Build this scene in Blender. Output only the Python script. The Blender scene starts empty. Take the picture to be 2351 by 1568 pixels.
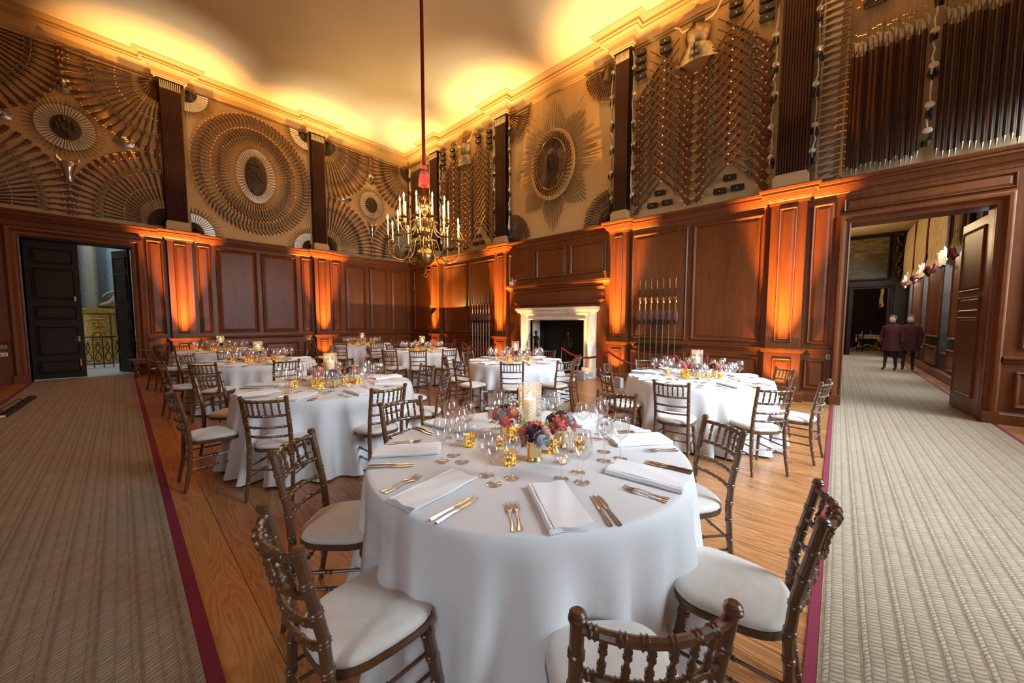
import bpy, bmesh, math, random
from math import sin, cos, pi, radians as rad
from mathutils import Vector, Matrix
S = bpy.context.scene
COL = S.collection
# ---------------------------------------------------------------- camera, world, exposure
cam = bpy.data.cameras.new('camera'); camo = bpy.data.objects.new('camera', cam); COL.objects.link(camo)
cam.sensor_width = 36.0
F, CX, CY, CH = 815.787, 1209.893, 792.646, 1.52
cam.lens = F / 2351 * 36.0
cam.shift_x = -(CX - 1175.5) / 2351
cam.shift_y = (CY - 784.0) / 2351
cam.clip_start = 0.05; cam.clip_end = 100
camo.matrix_world = Matrix(((0.658557, 0.047913, -0.751004, 0), (-0.752522, 0.046633, -0.656914, 0), (0.003547, 0.997762, 0.066766, CH), (0, 0, 0, 1)))
S.camera = camo
S.view_settings.view_transform = 'Standard'; S.view_settings.look = 'None'
S.view_settings.gamma = 1; S.view_settings.use_curve_mapping = False
S.view_settings.exposure = 0.55
W = bpy.data.worlds.new('world'); S.world = W; W.use_nodes = True
W.node_tree.nodes['Background'].inputs[0].default_value = (0.75, 0.88, 1.0, 1)
W.node_tree.nodes['Background'].inputs[1].default_value = .6
cy = S.cycles
cy.use_denoising = True; cy.max_bounces = 8; cy.diffuse_bounces = 4; cy.glossy_bounces = 4
cy.transparent_max_bounces = 24; cy.transmission_bounces = 6; cy.sample_clamp_indirect = 4.0; cy.sample_clamp_direct = 0
cy.caustics_reflective = False; cy.caustics_refractive = False
XW, YW, ZC = 8.70, 14.60, 8.60          # right wall plane, left wall plane, ceiling
YF, XB = -3.0, -4.6                      # window wall, wall behind

def light(kind, loc, energy, color, **kw):
    l = bpy.data.lights.new('light', kind); l.energy = energy; l.color = color
    o = bpy.data.objects.new(kw.pop('name', 'lamp_light'), l); COL.objects.link(o); o.location = loc
    to = kw.pop('to', None)
    for k, v in kw.items(): setattr(l, k, v)
    if to is not None: o.rotation_euler = (Vector(to) - Vector(loc)).to_track_quat('-Z', 'Y').to_euler()
    return o
DAY = (0.72, 0.87, 1.0)
WIN_X = (3.3, 5.7, 7.95)                  # windows of the room, in the wall behind the camera's right shoulder
for i, x in enumerate(WIN_X):
    light('AREA', (x, YF - 0.42, 3.1), (200, 170, 125)[i], DAY, name='window_and_fill_daylight', shape='RECTANGLE', size=1.4, size_y=4.0, spread=rad(96), to=(x + .5, 1.2, 0))
light('AREA', (XB - .35, -.9, 2.9), 16, DAY, name='window_and_fill_daylight', shape='RECTANGLE', size=1.3, size_y=3.2, spread=rad(70), to=(1.5, 1.6, .5))  # added cool fill from behind, not a known window
light('AREA', (-0.8, 19.5, 6.0), 190, DAY, name='staircase_daylight', shape='RECTANGLE', size=3.0, size_y=3.0, to=(-0.5, 19.6, 0))
for x in (11.4, 14.6, 17.8, 21.0):
    light('AREA', (x, -2.5, 2.9), 120, DAY, name='window_and_fill_daylight', shape='RECTANGLE', size=.9, size_y=3.0, to=(x - 0.3, 0.5, 0.0))
AMBER, GOLDL = (1.0, 0.40, 0.07), (1.0, 0.80, 0.46)
for x in (14.2, 17.0, 20.0): light('POINT', (x, .2, 4.0), 60, (1, .66, .34), shadow_soft_size=.15, name='next_room_fill')  # warm fill added to brighten the curtains, no fixtures there

# ---------------------------------------------------------------- materials
def mat(name):
    m = bpy.data.materials.new(name); m.use_nodes = True
    nt = m.node_tree; b = nt.nodes['Principled BSDF']
    return m, nt, b
class G:                                   # terse node-graph helper
    def __init__(s, nt): s.nt = nt
    def n(s, t, **k):
        x = s.nt.nodes.new(t)
        for a, v in k.items():
            if a.startswith('_'): setattr(x, a[1:], v)
        return x
    def put(s, sock, v):
        if isinstance(v, bpy.types.NodeSocket): s.nt.links.new(v, sock)
        elif isinstance(v, (tuple, list)) and sock.type == 'RGBA': sock.default_value = (*v[:3], 1)
        else: sock.default_value = v
    def m(s, op, a, b=0.0, c=0.0):
        x = s.n('ShaderNodeMath', _operation=op)
        for i, v in enumerate((a, b, c)): s.put(x.inputs[i], v)
        return x.outputs[0]
    def co(s, kind='Object', scale=(1, 1, 1)):
        t = s.n('ShaderNodeTexCoord'); mp = s.n('ShaderNodeMapping'); s.nt.links.new(t.outputs[kind], mp.inputs[0])
        mp.inputs['Scale'].default_value = scale; return mp.outputs[0]
    def xyz(s, v):
        x = s.n('ShaderNodeSeparateXYZ'); s.put(x.inputs[0], v); return x.outputs
    def vec(s, a, b, c):
        x = s.n('ShaderNodeCombineXYZ')
        for i, v in enumerate((a, b, c)): s.put(x.inputs[i], v)
        return x.outputs[0]
    def noise(s, v, scale=5, detail=4, rough=.5, dist=0):
        x = s.n('ShaderNodeTexNoise'); s.put(x.inputs['Vector'], v)
        x.inputs['Scale'].default_value = scale; x.inputs['Detail'].default_value = detail
        x.inputs['Roughness'].default_value = rough; x.inputs['Distortion'].default_value = dist
        return x.outputs['Fac']
    def ramp(s, f, stops):
        x = s.n('ShaderNodeValToRGB'); s.put(x.inputs[0], f); e = x.color_ramp.elements
        while len(e) < len(stops): e.new(0.5)
        for el, (p, c) in zip(e, stops): el.position = p; el.color = (*c, 1)
        return x.outputs[0]
    def mix(s, f, a, b, mode='MIX'):
        x = s.n('ShaderNodeMix', _data_type='RGBA', _blend_type=mode)
        s.put(x.inputs['Factor'], f); s.put(x.inputs['A'], a); s.put(x.inputs['B'], b); return x.outputs['Result']
    def bump(s, h, strength=.3, dist=.01):
        x = s.n('ShaderNodeBump'); s.put(x.inputs['Height'], h); x.inputs['Strength'].default_value = strength
        x.inputs['Distance'].default_value = dist; return x.outputs[0]
M = {}
def plain(name, col, rough=.5, metal=0., coat=0., bump=None, var=0., sheen=0., **kw):
    m, nt, b = mat(name); g = G(nt)
    b.inputs['Base Color'].default_value = (*col, 1); b.inputs['Roughness'].default_value = rough; b.inputs['Metallic'].default_value = metal
    b.inputs['Coat Weight'].default_value = coat; b.inputs['Sheen Weight'].default_value = sheen
    if var:
        f = g.noise(g.co(), kw.get('vs', 6), 4); c = g.ramp(f, [(.3, tuple(x * (1 - var) for x in col)), (.7, tuple(min(1, x * (1 + var)) for x in col))])
        g.put(b.inputs['Base Color'], c)
    if bump: g.put(b.inputs['Normal'], g.bump(g.noise(g.co(), bump[0], 3), bump[1], bump[2] if len(bump) > 2 else .005))
    M[name] = m; return m
def wood(name, c0, c1, rough, scale=(6, 6, .5), coat=.0, fig=.5, bs=.15):
    m, nt, b = mat(name); g = G(nt)
    v = g.co('Object', scale); a = g.noise(v, 3.0, 6, .6, 1.2); f2 = g.noise(g.co('Object', tuple(x * 9 for x in scale)), 6, 3, .7)
    big = g.noise(g.co('Object', tuple(x * .12 for x in scale)), 2.0, 2)
    f = g.m('ADD', g.m('MULTIPLY', a, fig), g.m('ADD', g.m('MULTIPLY', f2, .35), g.m('MULTIPLY', big, .35)))
    g.put(b.inputs['Base Color'], g.ramp(f, [(.35, c0), (.85, c1)])); b.inputs['Roughness'].default_value = rough
    b.inputs['Coat Weight'].default_value = coat; b.inputs['Coat Roughness'].default_value = .25; b.inputs['Specular IOR Level'].default_value = .3 if 'oak' in name else .28 if name == 'pike_wood' else .5
    g.put(b.inputs['Normal'], g.bump(f2, bs, .002)); M[name] = m; return m
wood('oak', (.070, .019, .005), (.225, .069, .016), .43, (5, 5, .45), .15)
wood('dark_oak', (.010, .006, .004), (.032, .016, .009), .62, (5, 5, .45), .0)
wood('gunstock', (.045, .012, .004), (.19, .055, .015), .35, (4, 4, 4), .2)
wood('pike_wood', (.016, .006, .004), (.075, .023, .011), .5, (6, 6, .3), .03)
wood('chair_wood', (.045, .017, .007), (.15, .066, .027), .28, (9, 9, 2), .35)
wood('batten', (.30, .20, .10), (.46, .32, .17), .6, (6, 6, 1))
wood('carving', (.016, .009, .005), (.060, .030, .015), .45, (3, 3, 3), .1, .8, .5)
plain('plaster', (.58, .42, .22), .75, var=.05, vs=1.5, bump=(60, .06))
plain('ceiling_plaster', (.74, .66, .54), .85, var=.06, vs=.6, bump=(25, .05))
plain('cornice_paint', (.52, .37, .19), .6, bump=(40, .05))
plain('stone', (.62, .56, .46), .6, var=.10, vs=5, bump=(30, .15))
plain('black', (.006, .006, .006), .5)
plain('soot', (.012, .010, .009), .9, var=.3)
plain('leather', (.012, .011, .010), .45, bump=(120, .2))
plain('gunmetal', (.13, .12, .105), .30, 1.0, var=.25, vs=9)
plain('steel', (.50, .48, .44), .22, 1.0, var=.15, vs=5)
plain('blade', (.78, .78, .76), .34, .7, var=.12, vs=4)
plain('sword_steel', (.30, .25, .18), .4, .8, var=.2, vs=6)
plain('dagger_steel', (.46, .40, .32), .42, .7, var=.2, vs=6)
plain('dull_steel', (.28, .23, .17), .38, 1.0, var=.25, vs=9)
plain('armour_steel', (.26, .245, .22), .26, 1.0, var=.35, vs=12)
plain('iron', (.05, .05, .05), .4, .8)
plain('brass', (.78, .50, .18), .24, 1.0, var=.1, vs=8)
plain('old_brass', (.30, .19, .075), .32, 1.0, var=.2, vs=8)
plain('gold_vase', (.90, .72, .34), .20, 1.0, var=.05)
plain('gilt', (.80, .52, .16), .35, .9, var=.35, vs=14, bump=(20, .8, .03))
plain('silver', (.80, .82, .85), .24, 1.0)
plain('bronze', (.035, .022, .014), .30, .85)
plain('napkin', (.86, .85, .85), .85, sheen=.3, bump=(300, .08, .001))
plain('cushion', (.60, .54, .47), .85, sheen=.5, var=.06, vs=20, bump=(400, .15, .001))
plain('red_rope', (.24, .004, .010), .75, sheen=.05, bump=(90, .5))
plain('tassel_red', (.55, .035, .03), .8, sheen=.4, bump=(90, .5))
plain('burgundy', (.17, .010, .030), .9, sheen=.0, bump=(200, .2))
plain('ribbon', (.74, .66, .54), .8, bump=(80, .3))
plain('velvet', (.10, .03, .022), .9, sheen=.5, bump=(60, .8))
plain('white_plastic', (.75, .75, .73), .4)
plain('grey_plastic', (.30, .31, .32), .45)
plain('curtain', (.50, .40, .22), .8, var=.12, vs=4, bump=(7, .8, .06))
plain('curtain_trim', (.16, .012, .010), .8)
plain('skin', (.52, .32, .23), .6)
plain('coat_red', (.06, .006, .006), .85, bump=(60, .3))
plain('dark_cloth', (.02, .02, .024), .9)
plain('grey_hair', (.10, .09, .08), .9)
plain('stone_floor', (.50, .47, .42), .6, var=.08, vs=2)
for nm, c in (('petal_dusty', (.60, .22, .17)), ('petal_coral', (.80, .22, .17)), ('petal_peach', (.85, .50, .36)), ('petal_plum', (.075, .02, .045)), ('petal_grey', (.45, .40, .42)), ('leaf', (.10, .20, .045)), ('bud', (.26, .38, .10))):
    plain(nm, c, .6, sheen=.2, var=.12, vs=60)
def wax():
    m, nt, b = mat('wax'); b.inputs['Base Color'].default_value = (.88, .76, .52, 1); b.inputs['Roughness'].default_value = .45
    b.inputs['Subsurface Weight'].default_value = .3; b.inputs['Subsurface Scale'].default_value = .02
    b.inputs['Emission Color'].default_value = (1, .62, .25, 1); b.inputs['Emission Strength'].default_value = .22; M['wax'] = m  # faint emission added for candlelight glowing through the wax
wax()
def emis(name, col, st):
    m, nt, b = mat(name); b.inputs['Base Color'].default_value = (*col, 1); b.inputs['Emission Color'].default_value = (*col, 1); b.inputs['Emission Strength'].default_value = st; M[name] = m
emis('flame', (1.0, .72, .34), 22); emis('led_amber', (1.0, .45, .12), 12); emis('bulb', (1.0, .75, .35), 40)
def thin_glass(name, tint, gl=1.0, pattern=None, rough=.04, edge=.5, base=3.0, floor=.15):
    m, nt, b = mat(name); g = G(nt); nt.nodes.remove(b); out = nt.nodes['Material Output']
    tr = g.n('ShaderNodeBsdfTransparent')
    gs = g.n('ShaderNodeBsdfGlossy'); gs.inputs['Roughness'].default_value = rough; g.put(gs.inputs[0], (gl, gl, gl))
    lw = g.n('ShaderNodeLayerWeight'); lw.inputs[0].default_value = edge
    g.put(tr.inputs[0], g.mix(g.m('POWER', lw.outputs['Facing'], 4.0), tint, (.62, .62, .62)))
    f = g.m('ADD', g.m('MULTIPLY', g.m('POWER', lw.outputs['Facing'], base), .95), floor)
    if pattern:
        p = g.xyz(g.co('UV')); k = pattern
        a = g.m('ABSOLUTE', g.m('SINE', g.m('ADD', g.m('MULTIPLY', p[0], k[0] * pi), g.m('MULTIPLY', p[1], k[1] * pi))))
        c = g.m('ABSOLUTE', g.m('SINE', g.m('SUBTRACT', g.m('MULTIPLY', p[0], k[0] * pi), g.m('MULTIPLY', p[1], k[1] * pi))))
        h = g.m('MINIMUM', a, c); ln = g.m('LESS_THAN', h, .24)
        nb = g.bump(h, .9, .01); g.put(gs.inputs['Normal'], nb)
        tl = g.n('ShaderNodeBsdfTranslucent'); g.put(tl.inputs[0], (.95, .92, .9)); df = g.n('ShaderNodeBsdfDiffuse'); g.put(df.inputs[0], (.95, .92, .9)); ms = g.n('ShaderNodeMixShader'); nt.links.new(tl.outputs[0], ms.inputs[1]); nt.links.new(df.outputs[0], ms.inputs[2])
        m2 = g.n('ShaderNodeMixShader'); g.put(m2.inputs[0], g.m('MULTIPLY', ln, k[2])); nt.links.new(tr.outputs[0], m2.inputs[1]); nt.links.new(ms.outputs[0], m2.inputs[2]); tr = m2
    mx = g.n('ShaderNodeMixShader'); g.put(mx.inputs[0], g.m('MINIMUM', f, 1.0))
    nt.links.new(tr.outputs[0], mx.inputs[1]); nt.links.new(gs.outputs[0], mx.inputs[2]); nt.links.new(mx.outputs[0], out.inputs[0])
    M[name] = m
thin_glass('glass', (.985, .985, .985))
thin_glass('window_glass', (.96, .97, .97), floor=.05)
thin_glass('cut_glass', (.90, .90, .90), pattern=(16, 18, .26), rough=.08)
def votive():
    m, nt, b = mat('votive'); g = G(nt); p = g.xyz(g.co('UV'))
    a = g.m('ABSOLUTE', g.m('SINE', g.m('ADD', g.m('MULTIPLY', p[0], 9 * pi), g.m('MULTIPLY', p[1], 6 * pi))))
    c = g.m('ABSOLUTE', g.m('SINE', g.m('SUBTRACT', g.m('MULTIPLY', p[0], 9 * pi), g.m('MULTIPLY', p[1], 6 * pi))))
    h = g.m('MINIMUM', a, c)
    b.inputs['Base Color'].default_value = (.85, .50, .10, 1); b.inputs['Metallic'].default_value = .65; b.inputs['Roughness'].default_value = .22
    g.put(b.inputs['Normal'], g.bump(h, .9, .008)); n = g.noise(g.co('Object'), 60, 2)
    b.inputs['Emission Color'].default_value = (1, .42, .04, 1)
    g.put(b.inputs['Emission Strength'], g.m('MULTIPLY', g.m('GREATER_THAN', n, .55), .9)); M['votive'] = m  # emissive spots put a tealight glow into the cup's surface
votive()
def cloth():
    m, nt, b = mat('cloth'); g = G(nt); p = g.xyz(g.co('UV'))
    a = g.noise(g.vec(g.m('MULTIPLY', p[0], 420), g.m('MULTIPLY', p[1], 22), 0), 1, 2); c = g.noise(g.vec(g.m('MULTIPLY', p[0], 22), g.m('MULTIPLY', p[1], 420), 0), 1, 2)
    h = g.m('ADD', a, c)
    g.put(b.inputs['Base Color'], g.ramp(h, [(.35, (.53, .51, .50)), (.65, (.68, .665, .66))])); b.inputs['Roughness'].default_value = .8
    b.inputs['Sheen Weight'].default_value = .25
    g.put(b.inputs['Normal'], g.bump(h, .12, .001)); M['cloth'] = m
cloth()
def boards():
    m, nt, b = mat('floorboards'); g = G(nt); p = g.xyz(g.co('Object'))
    u = g.m('DIVIDE', g.m('ADD', p[0], .06), .235); iu = g.m('FLOOR', u); fu = g.m('SUBTRACT', u, iu)
    wn = g.n('ShaderNodeTexWhiteNoise', _noise_dimensions='1D'); g.put(wn.inputs['W'], iu); r = wn.outputs['Value']
    jy = g.m('DIVIDE', g.m('ADD', p[1], g.m('MULTIPLY', r, 7)), 5.5); ij = g.m('FLOOR', jy); fj = g.m('SUBTRACT', jy, ij)
    w2 = g.n('ShaderNodeTexWhiteNoise', _noise_dimensions='2D'); g.put(w2.inputs['Vector'], g.vec(iu, ij, 0)); r2 = w2.outputs['Value']
    v = g.vec(g.m('MULTIPLY', p[0], 5.5), g.m('ADD', g.m('MULTIPLY', p[1], .55), g.m('MULTIPLY', r2, 31)), 0)
    nz = g.noise(v, 1.3, 2, .5, .3); rings = g.m('FRACT', g.m('MULTIPLY', nz, 15))
    rr = g.m('SMOOTH_MIN', rings, g.m('MULTIPLY', g.m('SUBTRACT', 1.0, rings), 4), .1)
    fine = g.noise(g.vec(g.m('MULTIPLY', p[0], 90), g.m('MULTIPLY', p[1], 3), 0), 1, 3)
    t = g.m('ADD', g.m('MULTIPLY', rr, .42), g.m('ADD', g.m('MULTIPLY', fine, .25), g.m('MULTIPLY', r2, .22)))
    c = g.ramp(t, [(.08, (.17, .055, .014)), (.45, (.40, .175, .060)), (.9, (.56, .30, .13))])
    gap = g.m('MAXIMUM', g.m('LESS_THAN', fu, .018), g.m('LESS_THAN', fj, .0012))
    g.put(b.inputs['Base Color'], g.mix(gap, c, (.02, .010, .005)))
    g.put(b.inputs['Roughness'], g.m('ADD', .22, g.m('MULTIPLY', fine, .22))); b.inputs['Coat Weight'].default_value = .25; b.inputs['Coat Roughness'].default_value = .18
    g.put(b.inputs['Normal'], g.bump(g.m('SUBTRACT', g.m('MULTIPLY', rr, .12), gap), .35, .004)); M['floorboards'] = m
boards()
def carpet(name, along):
    m, nt, b = mat(name); g = G(nt); p = g.xyz(g.co('Object')); u, v = (p[1], p[0]) if along == 'x' else (p[0], p[1])
    P = .138; wv = g.noise(g.co('Object'), 9, 2); fu = g.m('FRACT', g.m('ADD', g.m('DIVIDE', u, P), g.m('MULTIPLY', wv, .05)))
    m1, m2, m3 = (g.m('LESS_THAN', fu, k) for k in (.39, .75, .92)); k2, k3 = g.m('SUBTRACT', m2, m1), g.m('SUBTRACT', m3, m2)
    x = g.m('ADD', g.m('ADD', g.m('MULTIPLY', g.m('DIVIDE', fu, .39), m1), g.m('MULTIPLY', g.m('DIVIDE', g.m('SUBTRACT', fu, .39), .36), k2)), g.m('MULTIPLY', g.m('DIVIDE', g.m('SUBTRACT', fu, .75), .17), k3))
    wob = g.m('MULTIPLY', g.noise(g.co('Object'), 26, 3), .9)
    ph = g.m('ADD', g.m('MULTIPLY', k2, .45), g.m('MULTIPLY', k3, .2)); sv = g.m('ADD', g.m('ADD', g.m('DIVIDE', v, -.026 if along == 'x' else .026), g.m('MULTIPLY', x, -.85)), g.m('ADD', ph, wob))
    st = g.m('FRACT', sv); wn = g.n('ShaderNodeTexWhiteNoise', _noise_dimensions='2D'); g.put(wn.inputs['Vector'], g.vec(g.m('FLOOR', sv), g.m('ADD', g.m('FLOOR', g.m('DIVIDE', u, P)), g.m('MULTIPLY', ph, 3)), 0))
    s1 = g.m('POWER', g.m('SINE', g.m('MULTIPLY', st, pi)), .55); prof = g.m('POWER', g.m('MAXIMUM', g.m('SINE', g.m('MULTIPLY', x, pi)), .0), .5)
    h = g.m('MULTIPLY', g.m('MULTIPLY', s1, g.m('ADD', .35, g.m('MULTIPLY', prof, .65))), m3)
    fz = g.noise(g.co('Object'), 260, 3, .7); big = g.noise(g.co('Object'), 2.2, 3)
    t = g.m('ADD', g.m('ADD', g.m('MULTIPLY', h, .42), g.m('MULTIPLY', wn.outputs['Value'], .14)), g.m('ADD', g.m('MULTIPLY', fz, .30), g.m('MULTIPLY', big, .14)))
    g.put(b.inputs['Base Color'], g.ramp(t, [(.15, (.12, .076, .036)), (.50, (.255, .18, .10)), (.85, (.38, .29, .18))]))
    b.inputs['Roughness'].default_value = .95; b.inputs['Sheen Weight'].default_value = .15
    g.put(b.inputs['Normal'], g.bump(h, .8, .012)); M[name] = m
carpet('carpet_x', 'x'); carpet('carpet_y', 'y')
def painting(name, kind):
    m, nt, b = mat(name); g = G(nt); p = g.xyz(g.co('Generated')); b.inputs['Roughness'].default_value = .55
    if kind == 'columns':
        f = g.m('ADD', g.m('MULTIPLY', p[0], 1.0), g.m('MULTIPLY', g.noise(g.co('Generated', (3, 1, 9)), 2, 4), .05))
        w = g.ramp(f, [(.0, (.62, .58, .45)), (.10, (.18, .19, .20)), (.22, (.55, .53, .42)), (.33, (.12, .13, .15)), (.42, (.50, .52, .46)), (.50, (.66, .62, .44)), (.58, (.10, .12, .15)), (.70, (.16, .20, .24)), (.78, (.45, .72, .82)), (.9, (.50, .80, .90))])
        n = g.noise(g.co('Generated', (30, 1, 4)), 3, 4)
        g.put(b.inputs['Base Color'], g.mix(g.m('MULTIPLY', n, .5), w, (.06, .07, .09)))
    else:
        n = g.noise(g.co('Generated', (1, 2, 4)), 2.2, 5, .6, .6)
        g.put(b.inputs['Base Color'], g.ramp(g.m('ADD', g.m('MULTIPLY', n, .8), g.m('MULTIPLY', p[2], .35)), [(.3, (.012, .010, .006)), (.6, (.05, .042, .016)), (.72, (.16, .11, .03)), (.95, (.07, .08, .04))]))
    M[name] = m
painting('mural', 'columns'); painting('landscape', 'land')

# ---------------------------------------------------------------- mesh builder
class MB:
    def __init__(s): s.v = []; s.f = []; s.mi = []; s.uv = {}; s.k = 0
    def add(s, vs, fs, T=None, uv=None):
        o = len(s.v); s.v += [tuple(T(*p)) if T else tuple(p) for p in vs]
        for i, f in enumerate(fs):
            if uv: s.uv[len(s.f)] = uv[i]
            s.f.append([j + o for j in f]); s.mi.append(s.k)
        return s
    def box(s, a, b, T=None, bev=0):
        (x0, y0, z0), (x1, y1, z1) = a, b
        if bev:
            c = bev; pts = []
            for z, q in ((z0, c), (z0 + c, 0), (z1 - c, 0), (z1, c)):
                X0, X1, Y0, Y1 = x0 + q, x1 - q, y0 + q, y1 - q; k = c
                pts.append([(X0 + k, Y0, z), (X1 - k, Y0, z), (X1, Y0 + k, z), (X1, Y1 - k, z), (X1 - k, Y1, z), (X0 + k, Y1, z), (X0, Y1 - k, z), (X0, Y0 + k, z)])
            return s.rings(pts, T, True, True)
        v = [(x, y, z) for z in (z0, z1) for x, y in ((x0, y0), (x1, y0), (x1, y1), (x0, y1))]
        return s.add(v, [[0, 3, 2, 1], [4, 5, 6, 7], [0, 1, 5, 4], [1, 2, 6, 5], [2, 3, 7, 6], [3, 0, 4, 7]], T)
    def rings(s, R, T=None, c0=False, c1=False, closed=True, uvs=False):
        n = len(R[0]); v = [p for r in R for p in r]; f = []; U = [] if uvs else None
        if uvs:
            vv = [0]
            for i in range(1, len(R)): vv.append(vv[-1] + math.dist(R[i][0], R[i - 1][0]))
            vv = [x / vv[-1] for x in vv]
        for i in range(len(R) - 1):
            for j in range(n if closed else n - 1):
                k = (j + 1) % n; f.append([i * n + j, i * n + k, (i + 1) * n + k, (i + 1) * n + j])
                if uvs: U.append([(j / n, vv[i]), ((j + 1) / n, vv[i]), ((j + 1) / n, vv[i + 1]), (j / n, vv[i + 1])])
        if c0: f.append(list(range(n))[::-1]); U is not None and U.append([(0, 0)] * n)
        if c1: f.append([(len(R) - 1) * n + j for j in range(n)]); U is not None and U.append([(0, 0)] * n)
        return s.add(v, f, T, U)
    def lathe(s, prof, n=16, c=(0, 0, 0), T=None, sx=1, sy=1, c0=False, c1=False, uvs=False):
        R = [[(c[0] + r * sx * cos(2 * pi * j / n), c[1] + r * sy * sin(2 * pi * j / n), c[2] + z) for j in range(n)] for r, z in prof]
        return s.rings(R, T, c0, c1, True, uvs)
    def tube(s, P, rr, n=8, T=None, caps=True, sy=1.0):
        P = [Vector(p) for p in P]; R = []
        if not isinstance(rr, (list, tuple)): rr = [rr] * len(P)
        t0 = (P[1] - P[0]).normalized(); a = Vector((0, 0, 1)) if abs(t0.z) < .9 else Vector((1, 0, 0)); a = (a - t0 * a.dot(t0)).normalized()
        for i, p in enumerate(P):
            t = (P[min(i + 1, len(P) - 1)] - P[max(i - 1, 0)]).normalized()
            a = (a - t * a.dot(t)); a = a.normalized() if a.length > 1e-6 else t.orthogonal().normalized(); b = t.cross(a)
            R.append([tuple(p + (a * cos(2 * pi * j / n) + b * (sy * sin(2 * pi * j / n))) * rr[i]) for j in range(n)])
        return s.rings(R, T, caps, caps)
    def rect(s, u0, u1, z0, z1, prof, T, fill=True):      # mitred nested rectangles: (inset, out)
        R = [[(u0 + t, n, z0 + t), (u1 - t, n, z0 + t), (u1 - t, n, z1 - t), (u0 + t, n, z1 - t)] for t, n in prof]
        return s.rings(R, T, False, fill)
    def sweep(s, path, prof, T=None, out=1):                # plan path (x,y) open, profile [(d,z)] swept with mitres; d to the right*out
        R = []
        for i, p in enumerate(path):
            a = Vector(path[max(i - 1, 0)]); b = Vector(p); c = Vector(path[min(i + 1, len(path) - 1)])
            d1 = (b - a).normalized() if (b - a).length > 1e-9 else (c - b).normalized(); d2 = (c - b).normalized() if (c - b).length > 1e-9 else d1
            n1 = Vector((d1.y, -d1.x)) * out; n2 = Vector((d2.y, -d2.x)) * out; m = (n1 + n2); m = m / max(m.dot(n1), 1e-6)
            R.append([(b.x + m.x * d, b.y + m.y * d, z) for d, z in prof])
        return s.rings(R, T, True, True, closed=True)
    def prism(s, poly, h0, h1, T=None):                    # polygon in (x,z) extruded along y
        n = len(poly)
        return s.rings([[(x, h0, z) for x, z in poly], [(x, h1, z) for x, z in poly]], T, True, True)
    def build(s, name, mats, parent=None, smooth=35, loc=None, recalc=True):
        me = bpy.data.meshes.new(name); me.from_pydata(s.v, [], s.f)
        for m in (mats if isinstance(mats, (list, tuple)) else [mats]): me.materials.append(M[m])
        if any(s.mi): me.polygons.foreach_set('material_index', s.mi)
        if s.uv:
            ul = me.uv_layers.new(name='uv')
            for pi_, u in s.uv.items():
                for li, q in zip(me.polygons[pi_].loop_indices, u): ul.data[li].uv = q
        if recalc:
            bm = bmesh.new(); bm.from_mesh(me); bmesh.ops.recalc_face_normals(bm, faces=bm.faces); bm.to_mesh(me); bm.free()
        if smooth:
            me.polygons.foreach_set('use_smooth', [True] * len(me.polygons)); me.set_sharp_from_angle(angle=rad(smooth))
        o = bpy.data.objects.new(name, me); COL.objects.link(o)
        if parent is not None: o.parent = parent
        if loc: o.location = loc
        return o
def tag(o, label, cat=None, group=None, kind=None):
    o['label'] = label
    if cat: o['category'] = cat
    if group: o['group'] = group
    if kind: o['kind'] = kind
    return o
def thing(name, label, cat, loc=(0, 0, 0), rz=0, group=None, kind=None):
    o = bpy.data.objects.new(name, None); COL.objects.link(o); o.location = loc; o.rotation_euler = (0, 0, rz); o.empty_display_size = .1
    return tag(o, label, cat, group, kind)
def kids(o): return [c for c in o.children]
def dup(o, label=None, group=None, loc=None, rz=None, mw=None):
    r = o.copy(); COL.objects.link(r)
    if loc is not None: r.location = loc
    if rz is not None: r.rotation_euler = (0, 0, rz)
    if mw is not None: r.matrix_world = mw
    if label: r['label'] = label
    if group: r['group'] = group
    for ch in kids(o):
        c = ch.copy(); COL.objects.link(c); c.parent = r
        for gk in kids(ch):
            d = gk.copy(); COL.objects.link(d); d.parent = c
    return r
ORD = ['first', 'second', 'third', 'fourth', 'fifth', 'sixth', 'seventh', 'eighth', 'ninth', 'tenth', 'eleventh', 'twelfth', 'thirteenth', 'fourteenth', 'fifteenth', 'sixteenth', 'seventeenth', 'eighteenth', 'nineteenth']
TENS = {2: 'twenty', 3: 'thirty', 4: 'forty', 5: 'fifty', 6: 'sixty', 7: 'seventy', 8: 'eighty', 9: 'ninety', 10: 'hundred'}
def nth(i):                               # 0 -> first
    if i < 19: return ORD[i]
    n = i + 1; t, u = divmod(n, 10)
    return (TENS[t][:-1] + 'ieth' if TENS[t].endswith('y') else TENS[t] + 'th') if u == 0 else TENS[t] + '-' + ORD[u - 1]
RW = lambda u, n, z: (XW - n, u, z)       # wall frames: u along the wall, n out of it, z up
LW = lambda u, n, z: (u, YW - n, z)
# ---------------------------------------------------------------- room shell
ST = 'structure'
PR = [(0.54, 1.09), (4.11, 4.55), (8.36, 8.92), (12.16, 12.72)]      # pilasters along the right wall
PL = [(0.98, 1.49), (4.74, 5.24)]                                     # and along the left wall
b = MB(); b.box((XB, YF - .3, -.2), (9.4, YW + .3, 0)); b.build('floor', 'floorboards', smooth=0)
tag(bpy.data.objects['floor'], 'wide honey coloured floorboards under the tables', 'floor', kind=ST)
b = MB(); b.box((XB, YF - .3, ZC), (9.4, YW + .3, ZC + .2)); tag(b.build('ceiling', 'ceiling_plaster', smooth=0), 'plain cream plaster ceiling of the hall', 'ceiling', kind=ST)
def wall_boxes(T, segs, n0, n1):
    b = MB()
    for u0, u1, z0, z1 in segs: b.box((u0, n0, z0), (u1, n1, z1), T)
    return b
segR = [(YF, -1.70, 0, ZC), (-1.70, -.08, 3.29, ZC), (-.08, 5.36, 0, ZC), (5.36, 7.38, 1.57, ZC), (7.38, YW, 0, ZC)]
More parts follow.
